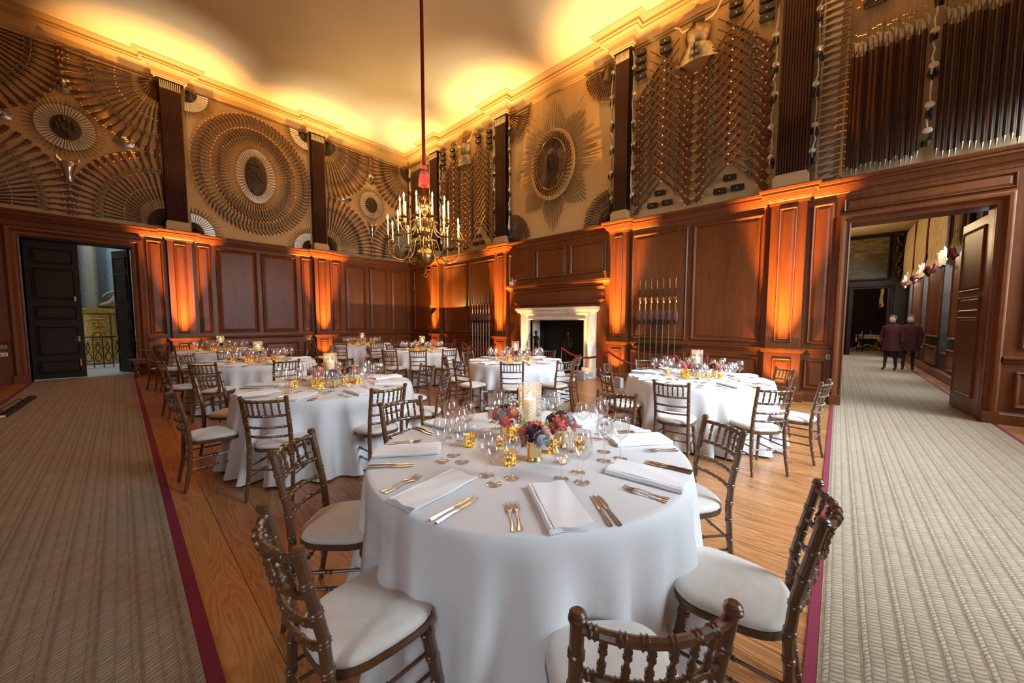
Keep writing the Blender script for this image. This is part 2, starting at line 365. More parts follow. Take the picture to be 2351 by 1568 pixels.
segL = [(XB, -1.47, 0, ZC), (-1.47, .30, 3.5, ZC), (.30, XW + .3, 0, ZC)]
wr = tag(wall_boxes(RW, segR, -.35, 0).build('wall_right', 'plaster', smooth=0), 'long wall with fireplace, oak panelling below and arms on cream plaster above', 'wall', kind=ST)
wl = tag(wall_boxes(LW, segL, -.35, 0).build('wall_left', 'plaster', smooth=0), 'wall with the open dark double door, oak panelled below, arms above', 'wall', kind=ST)
wall_boxes(RW, [(u0, u1, z0, min(z1, 3.86)) for u0, u1, z0, z1 in segR if z0 < 3.8], 0, .02).build('wainscot', 'oak', wr, 0)
wall_boxes(LW, [(u0, u1, z0, min(z1, 3.86)) for u0, u1, z0, z1 in segL if z0 < 3.8], 0, .02).build('wainscot', 'oak', wl, 0)
b = MB(); b.box((4.55, .02, 1.57), (8.36, .10, 3.86), RW); b.box((4.55, .02, 0), (5.36, .10, 1.57), RW); b.box((7.38, .02, 0), (8.36, .10, 1.57), RW)
b.build('chimney_breast', 'oak', wr, 0)
PANEL = [(0, 0), (0, .03), (.018, .046), (.04, .034), (.055, .010), (.060, .004), (.125, .026), (.135, .026)]
def panels(T, L, parent, n0=.02):
    for u0, u1, z0, z1 in L:
        s = min(1, (min(u1 - u0, z1 - z0)) / .42)
        MB().rect(u0, u1, z0, z1, [(t * s, n0 + n * (.6 + .4 * s)) for t, n in PANEL], T).build('panel', 'oak', parent, 20)
panels(RW, [(2.68, 4.02, 1.11, 3.70), (1.22, 2.56, 1.11, 3.70), (2.68, 4.02, .24, .81), (1.22, 2.56, .24, .81), (.15, .45, 1.12, 3.70), (.15, .47, .25, .81),
            (-2.95, -2.02, 1.14, 3.70), (-2.95, -2.00, .26, .80), (9.05, 10.44, 1.11, 3.70), (10.58, 11.98, 1.11, 3.70), (9.05, 10.44, .24, .81), (10.58, 11.98, .24, .81),
            (12.86, 14.22, 1.11, 3.70), (12.86, 14.22, .24, .81), (-1.86, .02, 3.50, 3.72)], wr)
panels(RW, [(7.22, 8.32, 2.86, 3.70), (6.02, 7.13, 2.86, 3.70), (4.72, 5.88, 2.86, 3.70)], wr, .10)
panels(LW, [(.56, .89, 1.13, 3.75), (1.60, 1.91, 1.13, 3.76), (2.03, 3.07, 1.13, 3.75), (3.18, 4.21, 1.13, 3.74), (4.36, 4.67, 1.13, 3.74), (5.38, 5.68, 1.13, 3.73),
            (5.86, 6.66, 1.12, 3.71), (6.81, 7.60, 1.12, 3.71), (7.75, 8.55, 1.08, 3.71), (.58, .89, .24, .80), (1.60, 1.91, .24, .79), (2.03, 3.07, .24, .78), (3.18, 4.21, .24, .78),
            (4.36, 4.67, .24, .77), (5.38, 5.68, .24, .79), (5.86, 6.66, .24, .79), (6.81, 7.60, .24, .79), (7.75, 8.55, .24, .79), (-2.75, -1.9, 1.13, 3.72), (-2.75, -1.9, .24, .8), (-3.9, -2.9, 1.13, 3.72), (-3.9, -2.9, .24, .8)], wl)
for T, P, par in ((RW, PR, wr), (LW, PL, wl)):
    for u0, u1 in P:
        p = MB().box((u0, .02, .95), (u1, .20, 3.86), T).build('pilaster', 'oak', par, 0)
        d = (u1 - u0) * .25
        MB().rect(u0 + d, u1 - d, 1.14, 3.70, [(t * .55, .20 + n * .7) for t, n in PANEL], T).build('pilaster_panel', 'oak', p, 20)
        q = MB().box((u0 - .015, .02, 0), (u1 + .015, .22, .95), T).build('pedestal', 'oak', p, 0)
        MB().rect(u0 + d * .9, u1 - d * .9, .25, .82, [(t * .6, .22 + n * .7) for t, n in PANEL], T).build('pedestal_panel', 'oak', p, 20)
        MB().box((u0 - .0, 0.0, 4.07), (u1 + .0, .27, 4.28), T, .0).box((u0 + .03, 0, 4.28), (u1 - .03, .235, 4.34), T).build('plinth', 'cornice_paint', p, 0)
def wpath(side, a, b2, P, e, grow=0.0):
    pts = [(a, 0)]
    for u0, u1 in (P if b2 > a else P[::-1]):
        if min(a, b2) - 1e-6 < u0 and u1 < max(a, b2) + 1e-6:
            l, r = (u0 - grow, u1 + grow) if b2 > a else (u1 + grow, u0 - grow)
            pts += [(l, 0), (l, e), (r, e), (r, 0)]
    pts.append((b2, 0))
    return [(XW - n, u) for u, n in pts] if side == 'R' else [(u, YW - n) for u, n in pts]
CORN = [(0, 3.78), (.03, 3.78), (.04, 3.83), (.055, 3.845), (.06, 3.86), (.085, 3.87), (.12, 3.93), (.13, 3.955), (.16, 3.96), (.16, 4.00), (.185, 4.01), (.20, 4.05), (.19, 4.07), (0, 4.075)]
DADO = [(.02, .925), (.045, .93), (.055, .96), (.085, .985), (.09, 1.01), (.02, 1.025)]
BASE = [(.02, 0), (.065, 0), (.065, .15), (.045, .17), (.035, .19), (.02, .195)]
CEIL = [(0, 8.20), (.035, 8.20), (.045, 8.24), (.07, 8.245), (.075, 8.28), (.10, 8.36), (.16, 8.42), (.24, 8.445), (.24, 8.47), (.30, 8.475), (.305, 8.53), (.33, 8.54), (.37, 8.57), (.42, 8.585), (.42, 8.60), (0, 8.60)]
MB().sweep(wpath('R', YW, YF, PR, .19), CORN).build('cornice', 'oak', wr, 25)
MB().sweep(wpath('L', XB, XW, PL, .19), CORN).build('cornice', 'oak', wl, 25)
for n_, (a, c) in enumerate([(YW, 7.8), (4.98, .06), (-1.87, YF)]):
    MB().sweep(wpath('R', a, c, PR, .20, .015), DADO).build('dado_rail', 'oak', wr, 25)
    tag(MB().sweep(wpath('R', a, c, PR, .20, .015), BASE).build('baseboard_right' , 'oak', None, 25), 'oak skirting along the fireplace wall', 'skirting', 'skirting of the fireplace wall', ST)
for a, c in [(XB, -1.72), (.50, XW)]:
    MB().sweep(wpath('L', a, c, PL, .20, .015), DADO).build('dado_rail', 'oak', wl, 25)
    tag(MB().sweep(wpath('L', a, c, PL, .20, .015), BASE).build('baseboard_left', 'oak', None, 25), 'oak skirting along the wall with the dark double door', 'skirting', 'skirting of the double door wall', ST)
tag(MB().sweep(wpath('R', YW, YF, PR, .22, .03), CEIL).build('trim_1', 'cornice_paint', None, 25), 'painted coved ceiling cornice above the fireplace wall', 'cornice', kind=ST)
tag(MB().sweep(wpath('L', XB, XW, PL, .22, .03), CEIL).build('trim_2', 'cornice_paint', None, 25), 'painted coved ceiling cornice above the double door wall', 'cornice', kind=ST)
# wall with the tall windows, behind the camera's right shoulder, and the wall behind
b = MB(); xs = [XB] + [v for x in WIN_X for v in (x - .7, x + .7)] + [9.05]
for i in range(0, len(xs), 2): b.box((xs[i], YF - .35, 0), (xs[i + 1], YF, ZC))
for x in WIN_X: b.box((x - .7, YF - .35, 0), (x + .7, YF, .9)); b.box((x - .7, YF - .35, 5.3), (x + .7, YF, ZC))
tag(b.build('wall_front', 'plaster', smooth=0), 'window wall of the hall', 'wall', kind=ST)
for i, x in enumerate(WIN_X):
    b = MB()
    for k in range(5): b.box((x - .7 + k * .35 - .02, YF - .2, .9), (x - .7 + k * .35 + .02, YF - .16, 5.3))
    for k in range(9): b.box((x - .7, YF - .2, .9 + k * .55 - .02), (x + .7, YF - .16, .9 + k * .55 + .02))
    w = tag(b.build('window_%d' % (i + 1), 'cornice_paint', smooth=0), 'tall sash window with small panes', 'window', 'tall windows of the hall', ST)
    MB().box((x - .7, YF - .185, .9), (x + .7, YF - .175, 5.3)).build('glass_pane', 'window_glass', w, 0)
tag(MB().box((XB - .3, YF - .35, 0), (XB, -1.6, ZC)).box((XB - .3, -.2, 0), (XB, YW + .3, ZC)).box((XB - .3, -1.6, 0), (XB, -.2, 1.0)).box((XB - .3, -1.6, 4.8), (XB, -.2, ZC)).build('wall_back', 'plaster', smooth=0), 'plain end wall of the hall', 'wall', kind=ST)  # opening added in this wall to let the fill light in

# ---------------------------------------------------------------- door openings
def arch(T, u0, u1, z1, prof, z0=0):
    R = [[(u0 - t, n, z0), (u0 - t, n, z1 + t), (u1 + t, n, z1 + t), (u1 + t, n, z0)] for t, n in prof]
    return MB().rings(R, T, closed=False)
ARC = [(0, -.02), (0, .05), (.02, .06), (.03, .045), (.06, .05), (.07, .07), (.10, .115), (.135, .12), (.155, .09), (.16, .05), (.175, .04), (.175, 0)]
dr = thing('door_1', 'wide panelled oak doorway to the next room, leaf folded back on its right', 'doorway', (XW, -.9, 0), kind=ST)
def rel(o, p): o.parent = p; o.matrix_parent_inverse = Matrix.Translation(-p.location); return o
rel(arch(RW, -1.69, -.09, 3.28, ARC).build('architrave', 'oak', None, 25), dr)
b = MB()
for a, c in ((-.09, -.05), (-1.73, -1.69)): b.box((a, -.36, 0), (c, .0, 3.30), RW)
b.box((-1.70, -.36, 3.28), (-.08, 0, 3.31), RW); rel(b.build('door_lining', 'oak', None, 0), dr)
b = MB()
for a, c in ((-.265 + .17, .085), (-1.875, -1.69)): b.box((a + .01, .0, 0), (c - .01, .135, .19), RW)
rel(b.build('plinth_block', 'oak', None, 0), dr)
# its leaf, folded back into the next room
def leaf(name, L, H, panels_z, mt, parent, P0, P1, th=.05, inset=.09):
    a = Vector(P0); d = (Vector(P1) - a).normalized(); nrm = Vector((-d.y, d.x))
    def T(x, y, z): q = a + d * x + nrm * y; return (q.x, q.y, z)
    b = MB(); b.box((0, -th / 2, .03), (L, th / 2, H), T)
    o = b.build(name, mt, None, 0); rel(o, parent)
    for z0, z1 in panels_z:
        for sgn in (1, -1):
            rel(MB().rect(inset, L - inset, z0, z1, [(t * .45, sgn * (th / 2 + n * .5)) for t, n in PANEL], T).build('door_panel', mt, None, 20), o)
    return o, T
lf, T = leaf('door_leaf', .97, 3.22, [(.30, 1.62), (1.72, 1.96), (2.06, 3.08)], 'oak', dr, (8.98, -1.72), (9.93, -1.62))
for o in list(lf.children): o.matrix_parent_inverse = Matrix()
lf.matrix_parent_inverse = Matrix.Translation(-dr.location)
dl = thing('door_2', 'dark double door in a moulded oak frame, right leaf standing open onto the staircase', 'door', (-.6, YW, 0), kind=ST)
ARL = [(t * 1.35, n) for t, n in ARC]
rel(arch(LW, -1.47, .28, 3.5, ARL).build('architrave', 'oak', None, 25), dl)
b = MB(); b.box((-1.51, -.36, 0), (-1.47, 0, 3.52), LW); b.box((.28, -.36, 0), (.32, 0, 3.52), LW); b.box((-1.5, -.36, 3.46), (.3, 0, 3.52), LW)
rel(b.build('door_lining', 'dark_oak', None, 0), dl)
b = MB(); b.box((-1.71, 0, 0), (-1.48, .135, .2), LW); b.box((.29, 0, 0), (.52, .135, .2), LW); rel(b.build('plinth_block', 'oak', None, 0), dl)
PZ = [(.16, .48), (.62, 1.35), (1.53, 1.86), (2.03, 2.80), (2.92, 3.28)]
for P0, P1, nm in (((-1.47, 14.93), (-.64, 14.93), 'closed'), ((.24, 14.95), (-.05, 15.68), 'open')):
    lf, T = leaf('door_leaf', .83 if nm == 'closed' else .79, 3.46, PZ, 'dark_oak', dl, P0, P1)
    for o in list(lf.children): o.matrix_parent_inverse = Matrix()
    lf.matrix_parent_inverse = Matrix.Translation(-dl.location)
    b = MB(); s = -1 if nm == 'closed' else 1
    b.box((.715, s * .025, .95), (.765, s * .04, 1.10), T); b.box((.72, s * .025, 2.0), (.75, s * .05, 2.12), T); b.box((.735, s * .025, .32), (.765, s * .05, .50), T)
    b.tube([T(.74, s * .04, 1.02), T(.74, s * .09, 1.02), T(.66, s * .09, 1.02)], .009)
    b.build('door_handle', 'brass', lf)
# ---------------------------------------------------------------- chimneypiece
fp = thing('fireplace', 'stone fireplace with an oak mantel and a dark open hearth', 'fireplace', (XW, 6.37, 0))
SP = [(0, -.02), (0, .17), (.03, .19), (.06, .15), (.10, .155), (.13, .17), (.19, .235), (.25, .25), (.28, .21), (.30, .17), (.36, .165), (.37, .10)]
o = arch(RW, 5.36, 7.38, 1.57, SP); o.box((4.97, .10, 0), (5.35, .27, .25), RW); o.box((7.39, .10, 0), (7.77, .27, .25), RW)
rel(o.build('stone_surround', 'stone', None, 25), fp)
rel(MB().sweep([(XW - .1, 7.70), (XW - .15, 7.70), (XW - .15, 5.05), (XW - .1, 5.05)], [(0, 1.74), (.03, 1.74), (.05, 1.78), (.10, 1.80), (.12, 1.85), (.15, 1.86), (.16, 1.93), (0, 1.95)]).build('stone_cornice', 'stone', None, 25), fp)
b = MB(); b.box((5.30, -.75, 0), (7.44, -.70, 1.7), RW); b.box((5.30, -.70, 0), (5.36, -.35, 1.7), RW); b.box((7.38, -.70, 0), (7.44, -.35, 1.7), RW); b.box((5.3, -.75, 1.65), (7.44, -.0, 1.7), RW); b.box((5.3, -.75, -.02), (7.44, -.35, .03), RW)
rel(b.build('firebox', 'soot', None, 0), fp)
b = MB(); b.box((7.36, -.36, 0), (7.385, .0, 1.57), RW); b.box((5.355, -.36, 0), (5.38, .0, 1.57), RW); b.box((5.36, -.35, 1.56), (7.38, 0, 1.575), RW); rel(b.build('jamb_lining', 'stone', None, 0), fp)
rel(MB().box((4.95, -.35, .0), (7.8, .55, .025), RW).build('hearth_slab', 'stone', None, 0), fp)
OM = [(0, 2.04), (.02, 2.04), (.03, 2.07), (.06, 2.08), (.075, 2.12), (.03, 2.14), (.045, 2.20), (.06, 2.27), (.045, 2.34), (.03, 2.40), (.06, 2.42), (.09, 2.46), (.09, 2.49), (0, 2.50)]
pth = [(XW - .09, 7.93), (XW - .16, 7.93), (XW - .16, 4.82), (XW - .09, 4.82)]
rel(MB().sweep(pth, OM).build('mantel_frieze', 'oak', None, 25), fp)
rel(MB().sweep([(XW - .09, 8.20), (XW - .20, 8.20), (XW - .20, 4.68), (XW - .09, 4.68)], [(0, 2.50), (.03, 2.51), (.05, 2.56), (.10, 2.59), (.12, 2.60), (.13, 2.66), (0, 2.67)]).build('mantel_shelf', 'oak', None, 25), fp)

# ---------------------------------------------------------------- carpets
c1 = tag(MB().box((.22, -1.80, .001), (29.5, -.0, .012)).build('carpet_runner', 'carpet_x', None, 0), 'pale rope-patterned carpet running through the doorway with the folded leaf', 'carpet')
MB().box((.28, -.0, .001), (29.5, .045, .010)).build('border', 'burgundy', c1, 0); MB().box((.22, -1.85, .001), (29.5, -1.80, .010)).build('border', 'burgundy', c1, 0)
c2 = tag(MB().box((-1.44, -1.84, .001), (.165, 14.9, .012)).build('carpet_runner', 'carpet_y', None, 0), 'brown rope-patterned carpet running up to the dark double door', 'carpet')
MB().box((.165, -1.84, .001), (.22, 14.55, .010)).build('border', 'burgundy', c2, 0); MB().box((-1.495, -1.84, .001), (-1.44, 14.45, .010)).build('border', 'burgundy', c2, 0)

# ---------------------------------------------------------------- staircase hall beyond the double door
b = MB(); b.box((-3.0, YW + .30, -.2), (2.6, 21.0, 0)); tag(b.build('floor', 'stone_floor', None, 0), 'pale stone landing beyond the dark double door', 'floor', kind=ST)
b = MB(); b.box((-3.0, 19.0, 0), (2.6, 19.2, 8)); b.box((-3.2, YW + .35, 0), (-3.0, 19.2, 8)); b.box((2.6, YW + .35, 0), (2.8, 19.2, 8)); tag(b.build('wall_staircase', 'stone', None, 0), 'wall of the staircase hall', 'wall', kind=ST)
mu = tag(MB().box((-1.25, 18.93, 1.93), (.25, 18.99, 5.2)).build('wall_painting', 'mural', None, 0), 'wall painting of tall columns, sky and a reclining figure, beyond the dark door', 'painting')
b = MB()
for P, r in (([(-.42, 18.90, 2.02), (-.22, 18.88, 2.08), (-.08, 18.88, 2.22), (-.02, 18.88, 2.46)], [.05, .09, .10, .07]), ([(-.30, 18.88, 2.10), (-.10, 18.86, 2.02), (.05, 18.86, 2.10)], [.04, .06, .05]), ([(-.06, 18.88, 2.50), (-.24, 18.87, 2.44), (-.36, 18.86, 2.30)], [.04, .03, .022])): b.tube(P, r, 8)
b.lathe([(.0, -.07), (.05, -.05), (.065, 0), (.05, .06), (0, .08)], 10, (-.01, 18.88, 2.62)); b.build('painted_figure', 'skin', mu)
tag(MB().sweep([(-3, 18.99), (2.6, 18.99)], [(0, 1.74), (.06, 1.75), (.09, 1.84), (.12, 1.88), (.12, 1.92), (0, 1.93)]).build('trim_3', 'gilt', None, 25), 'gilded rail below the wall painting', 'rail', kind=ST)
b = MB(); b.box((-.80, 18.90, .05), (-.24, 18.99, 1.70)); b.box((-1.5, 18.90, .05), (-.86, 18.99, 1.70))
for cx_ in (-.53, -1.15):
    for cz_, r in ((1.35, .11), (1.0, .15), (.55, .13)):
        b.lathe([(r, 0), (r * .9, .03), (r * .7, .03), (r * .6, .0), (r * .3, .04), (0, .05)], 18, (0, 0, 0), lambda x, y, z, cx_=cx_, cz_=cz_: (cx_ + x, 18.90 - z, cz_ + y))
    for k in range(7): b.tube([(cx_ - .22, 18.88, .2 + k * .22), (cx_ - .1 + .05 * sin(k), 18.86, .3 + k * .21), (cx_ + .2, 18.88, .24 + k * .22)], .018, 6)
tag(b.build('relief_panel', 'gilt', None), 'gilded relief panel of trophies beyond the iron railing', 'panel')
tag(MB().box((-.20, 18.93, 0), (-.12, 18.99, 1.72)).build('gilt_strip', 'gilt', None, 0), 'narrow upright gilt strip beside the relief panel', 'moulding')
rl = tag(MB().box((-1.6, 17.58, .96), (1.0, 17.62, 1.0)).build('iron_railing', 'iron', None, 0), 'black wrought-iron railing on the stone landing', 'railing')
for k in range(14): MB().tube([(-1.6 + k * .2, 17.6, 0), (-1.6 + k * .2, 17.6, .97)], .012, 6).build('baluster', 'iron', rl)
b = MB()
for k in range(13):
    cx_ = -1.5 + k * .2
    for s in (1, -1): b.tube([(cx_ + s * .09 * sin(t * .9) * (1 - t / 8), 17.6, .2 + t * .09) for t in range(8)], .011, 5)
b.build('scrollwork', 'iron', rl)

# ---------------------------------------------------------------- next room beyond the folded leaf
NX0, NX1, NY0, NY1, NZ = XW + .35, 22.5, -2.15, 2.6, 5.5
b = MB(); b.box((9.4, -2.6, -.2), (31, 3, 0)); tag(b.build('floor', 'floorboards', None, 0), 'bare boards beside the carpet in the next room', 'floor', kind=ST)
tag(MB().box((NX0, -2.6, NZ), (31, 3, NZ + .2)).box((12.4, -2.2, NZ - .12), (12.75, 2.6, NZ)).build('ceiling', 'plaster', None, 0), 'ceiling of the next room with a beam', 'ceiling', kind=ST)
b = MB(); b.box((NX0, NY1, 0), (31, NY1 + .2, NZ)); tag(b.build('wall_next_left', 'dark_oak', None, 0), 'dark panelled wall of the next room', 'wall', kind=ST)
nxw = [NX0] + [v for x in (11.4, 14.6, 17.8, 21.0) for v in (x - .5, x + .5)] + [31]
b = MB()
for i in range(0, len(nxw), 2): b.box((nxw[i], -2.42, 0), (nxw[i + 1], NY0, NZ))
for x in (11.4, 14.6, 17.8, 21.0): b.box((x - .5, -2.42, 0), (x + .5, NY0, .7)); b.box((x - .5, -2.42, 4.6), (x + .5, NY0, NZ))
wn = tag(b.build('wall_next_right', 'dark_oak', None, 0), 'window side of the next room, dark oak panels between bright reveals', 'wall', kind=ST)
TN = lambda u, n, z: (u, NY0 + n, z)
panels(TN, [(a + .15, c - .15, z0, z1) for a, c in ((9.3, 10.9), (11.9, 14.1), (15.1, 17.3), (18.3, 20.5)) for z0, z1 in ((.3, .85), (1.1, 3.4))], wn, 0)
MB().sweep([(31, NY0), (NX0, NY0)], [(0, 0), (.07, 0), (.07, .2), (0, .24)], None, 1).build('skirting', 'oak', wn, 25)
for i, x in enumerate((11.4, 14.6, 17.8, 21.0)):
    b = MB()
    for k in range(3): b.box((x - .5 + k * .5 - .015, -2.36, .7), (x - .5 + k * .5 + .015, -2.32, 4.6))
    for k in range(8): b.box((x - .5, -2.36, .7 + k * .55), (x + .5, -2.32, .73 + k * .55))
    tag(b.build('window_%d' % (i + 4), 'cornice_paint', None, 0), 'sash window of the next room', 'window', 'sash windows of the next room', ST)
b = MB(); b.box((NX1, -1.58 - .6, 0), (NX1 + .25, -1.6, NZ)); b.box((NX1, -.45, 0), (NX1 + .25, NY1, NZ)); b.box((NX1, -1.6, 3.05), (NX1 + .25, -.45, NZ))
wf = tag(b.build('wall_next_end', 'dark_oak', None, 0), 'dark end wall of the next room with a doorway', 'wall', kind=ST)
arch(lambda u, n, z: (NX1 - n, u, z), -1.6, -.45, 3.05, ARC).build('architrave', 'dark_oak', wf, 25)
pt = tag(MB().box((NX1 - .06, -1.52, 3.5), (NX1 - .02, 1.2, 5.3)).build('landscape_painting', 'landscape', None, 0), 'dark landscape painting above the far doorway', 'painting')
MB().rect(-1.60, 1.28, 3.42, 5.38, [(0, .02), (0, .08), (.04, .11), (.08, .07)], lambda u, n, z: (NX1 - n, u, z), False).build('picture_frame', 'dark_oak', pt, 25)
b = MB(); random.seed(4)
for k in range(26): b.lathe([(.0, -.06), (.07, -.03), (.09, 0), (.05, .05), (0, .06)], 7, (NX1 - .10, -1.83 + random.uniform(-.09, .09), 3.55 + k * .07))
tag(b.build('carved_drop', 'old_brass', None), 'gilded carved hanging of fruit and leaves beside the landscape painting', 'carving')
def festoon(x0, x1, z0, label, seed, zt=5.3, y=-2.05):
    random.seed(seed); b = MB(); n, mz = 44, 26; V = []; Fc = []
    for j in range(mz + 1):
        s = j / mz; row = []
        for i in range(n + 1):
            t = i / n; x = x0 + (x1 - x0) * t
            pleat = .035 * sin(t * 34 + seed) + .02 * sin(t * 71)
            puff = max(0, (s - .72) / .28)
            z = zt + (z0 - zt) * s - .12 * puff * (1 + sin(t * 2 * pi * 2 + 1)) 
            row.append((x, y + pleat * (1 - .5 * puff) + puff * .11 * abs(sin(t * 9 + s * 13)) + .05 * sin(s * 3), z))
        V += row
    for j in range(mz):
        for i in range(n): a = j * (n + 1) + i; Fc.append([a, a + 1, a + n + 2, a + n + 1])
    b.add(V, Fc); o = b.build('festoon_curtain', 'curtain', None, 60, recalc=False); tag(o, label, 'curtain')
    MB().tube([(v[0], v[1] + .02, v[2] - .02) for v in V[-(n + 1):]], .035, 6).build('fringe', 'curtain_trim', o)
    MB().tube([(x0, y + .02, zt), (x0, y + .03, z0 - .05)], .02, 6).build('side_fringe', 'curtain_trim', o)
festoon(12.5, 13.3, 3.30, 'cream ruched curtain tail nearest the folded door leaf', 1)
festoon(14.0, 16.6, 3.22, 'cream festoon curtain second from the folded door leaf', 2)
festoon(17.2, 19.3, 3.22, 'cream festoon curtain third from the folded door leaf', 3)
festoon(19.9, 21.9, 3.20, 'cream festoon curtain nearest the end wall painting', 5)
festoon(26.2, 27.6, 2.55, 'small bright curtain seen through the far doorway', 6, 5.5, -1.75)
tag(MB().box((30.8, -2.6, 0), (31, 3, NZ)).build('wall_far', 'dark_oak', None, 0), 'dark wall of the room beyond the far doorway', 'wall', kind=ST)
gt = thing('gilt_side_table', 'carved gilt side table through the far doorway', 'table', (26.9, -1.25, 0))
MB().box((-.35, -.5, .80), (.35, .5, .86)).build('table_top', 'stone', gt, 0)
b = MB()
for s in (1, -1):
    for q in (1, -1): b.tube([(q * .25, s * .42, .80), (q * .34, s * .46, .55), (q * .12, s * .30, .38), (q * .30, s * .44, .12), (q * .24, s * .46, 0)], [.06, .08, .05, .07, .08], 8)
b.tube([(0, -.4, .15), (0, 0, .32), (0, .4, .15)], .05); b.box((-.3, -.45, .66), (.3, .45, .80)); b.build('carved_base', 'gilt', gt)
for s, h in ((.25, .2), (-.1, .26)):
    tag(MB().lathe([(0, 0), (.05, .0), (.06, .05), (.02, .10), (.04, h - .04), (.05, h)], 12, (26.9, -1.25 + s, .86)).build('candlestick' , 'steel', None), 'small bright candlestick on the gilt side table, the %s one' % ('left' if s > 0 else 'right'), 'candlestick', 'candlesticks on the gilt table')
# ---------------------------------------------------------------- arms displayed on the upper walls
def WM(side, u, z, n, ang, sx=1, sy=1, sz=1):
    a, nn = (Vector((0, -1, 0)), Vector((-1, 0, 0))) if side == 'R' else (Vector((1, 0, 0)), Vector((0, -1, 0)))
    up = Vector((0, 0, 1)); X = (a * cos(ang) + up * sin(ang)); Y = (-a * sin(ang) + up * cos(ang))
    p = Vector(RW(u, n, z)) if side == 'R' else Vector(LW(u, n, z))
    X, Y, Z = X * sx, Y * sy, nn * sz
    return Matrix(((X.x, Y.x, Z.x, p.x), (X.y, Y.y, Z.y, p.y), (X.z, Y.z, Z.z, p.z), (0, 0, 0, 1)))
def stations(b, L, n=8):
    R = []
    for x, yc, hy, hz in L: R.append([(x, yc + hy * cos(2 * pi * j / n), hz * sin(2 * pi * j / n)) for j in range(n)])
    return b.rings(R, None, True, True)
def musket_mesh(parts):
    s = MB(); stations(s, [(0, -.040, .052, .022), (.02, -.040, .053, .025), (.15, -.028, .036, .023), (.25, -.012, .021, .019), (.33, -.004, .020, .018), (.42, -.006, .024, .021), (.55, -.004, .020, .020), (.62, 0, .014, .016), (1.05, .002, .011, .013), (1.22, .004, .009, .011)])
    m = s if not parts else MB(); m.k = 0 if parts else 1
    m.tube([(.42, .022, 0), (.6, .021, 0), (1.45, .018, 0)], [.0125, .010, .008], 8)
    for x in (.75, .98, 1.2): m.tube([(x, .018, 0), (x + .025, .018, 0)], .017, 8)
    k = s if not parts else MB(); k.k = 0 if parts else 1
    k.box((.42, -.03, .018), (.56, .012, .026)); k.tube([(.47, .0, .024), (.46, .05, .028), (.50, .075, .028), (.525, .06, .028)], [.011, .010, .009, .006], 6)
    k.tube([(.55, .01, .024), (.57, .05, .026), (.56, .075, .026)], [.008, .008, .005], 6)
    k.tube([(.36, -.02, 0), (.39, -.055, 0), (.45, -.06, 0), (.49, -.028, 0)], .006, 6)
    p = s if not parts else s; p.k = 2 if not parts else 1
    for x, y in ((.03, -.10), (.02, .025), (.17, -.07), (.92, -.012)): p.lathe([(0, -.016), (.016, -.006), (.016, .008), (0, .018)], 6, (x, y, .012))
    return s, m, k
plain('peg', (.62, .52, .36), .5)
def make_musket(parts, name='musket'):
    s, m, k = musket_mesh(parts)
    if parts:
        o = s.build(name, ['gunstock', 'peg']); m.build('barrel', 'gunmetal', o); k.build('flintlock', 'dull_steel', o)
    else: o = s.build(name, ['gunstock', 'gunmetal', 'peg'])
    return o
used = set()
def place(proto, mw, label, cat, group):
    if proto.name not in used: used.add(proto.name); o = proto; o.matrix_world = mw
    else: o = dup(proto, mw=mw)
    return tag(o, label, cat, group)
mk_near = make_musket(True); mk_far = make_musket(False)
def fan(side, u, z, quad, n, proto, where, rh=1.70, rv=1.98, a0=2, a1=88):
    sx, sz = quad                                       # screen direction the fan opens to
    for i in range(n):
        t = rad(a0 + (a1 - a0) * i / (n - 1)); rb = rh + (rv - rh) * sin(t) ** 1.5
        du, dz = cos(t) * rb * sx, sin(t) * rb * sz
        uu = u + (du if side == 'L' else -du); ang = math.atan2(-dz, -du)
        place(proto, WM(side, uu, z + dz, .05 + .012 * (i % 2), ang, 1, -1 if sx * sz > 0 else 1), '%s musket from level in the %s' % (nth(i), where), 'musket', 'muskets of the ' + where)
fan('L', 1.00, 8.12, (-1, -1), 17, mk_near, 'upper fan left of the first pike column')
fan('L', 1.00, 4.18, (-1, 1), 17, mk_near, 'lower fan left of the first pike column')
fan('L', -2.30, 8.12, (1, -1), 15, mk_near, 'upper fan cut by the left photo edge', a1=78)
fan('L', -2.30, 4.18, (1, 1), 14, mk_near, 'lower fan cut by the left photo edge', a1=72)
fan('L', 5.28, 8.12, (1, -1), 17, mk_far, 'upper fan right of the second pike column')
fan('L', 5.28, 4.18, (1, 1), 17, mk_far, 'lower fan right of the second pike column')
fan('L', 8.66, 8.12, (-1, -1), 17, mk_far, 'upper fan touching the room corner')
fan('L', 8.66, 4.18, (-1, 1), 17, mk_far, 'lower fan touching the room corner')
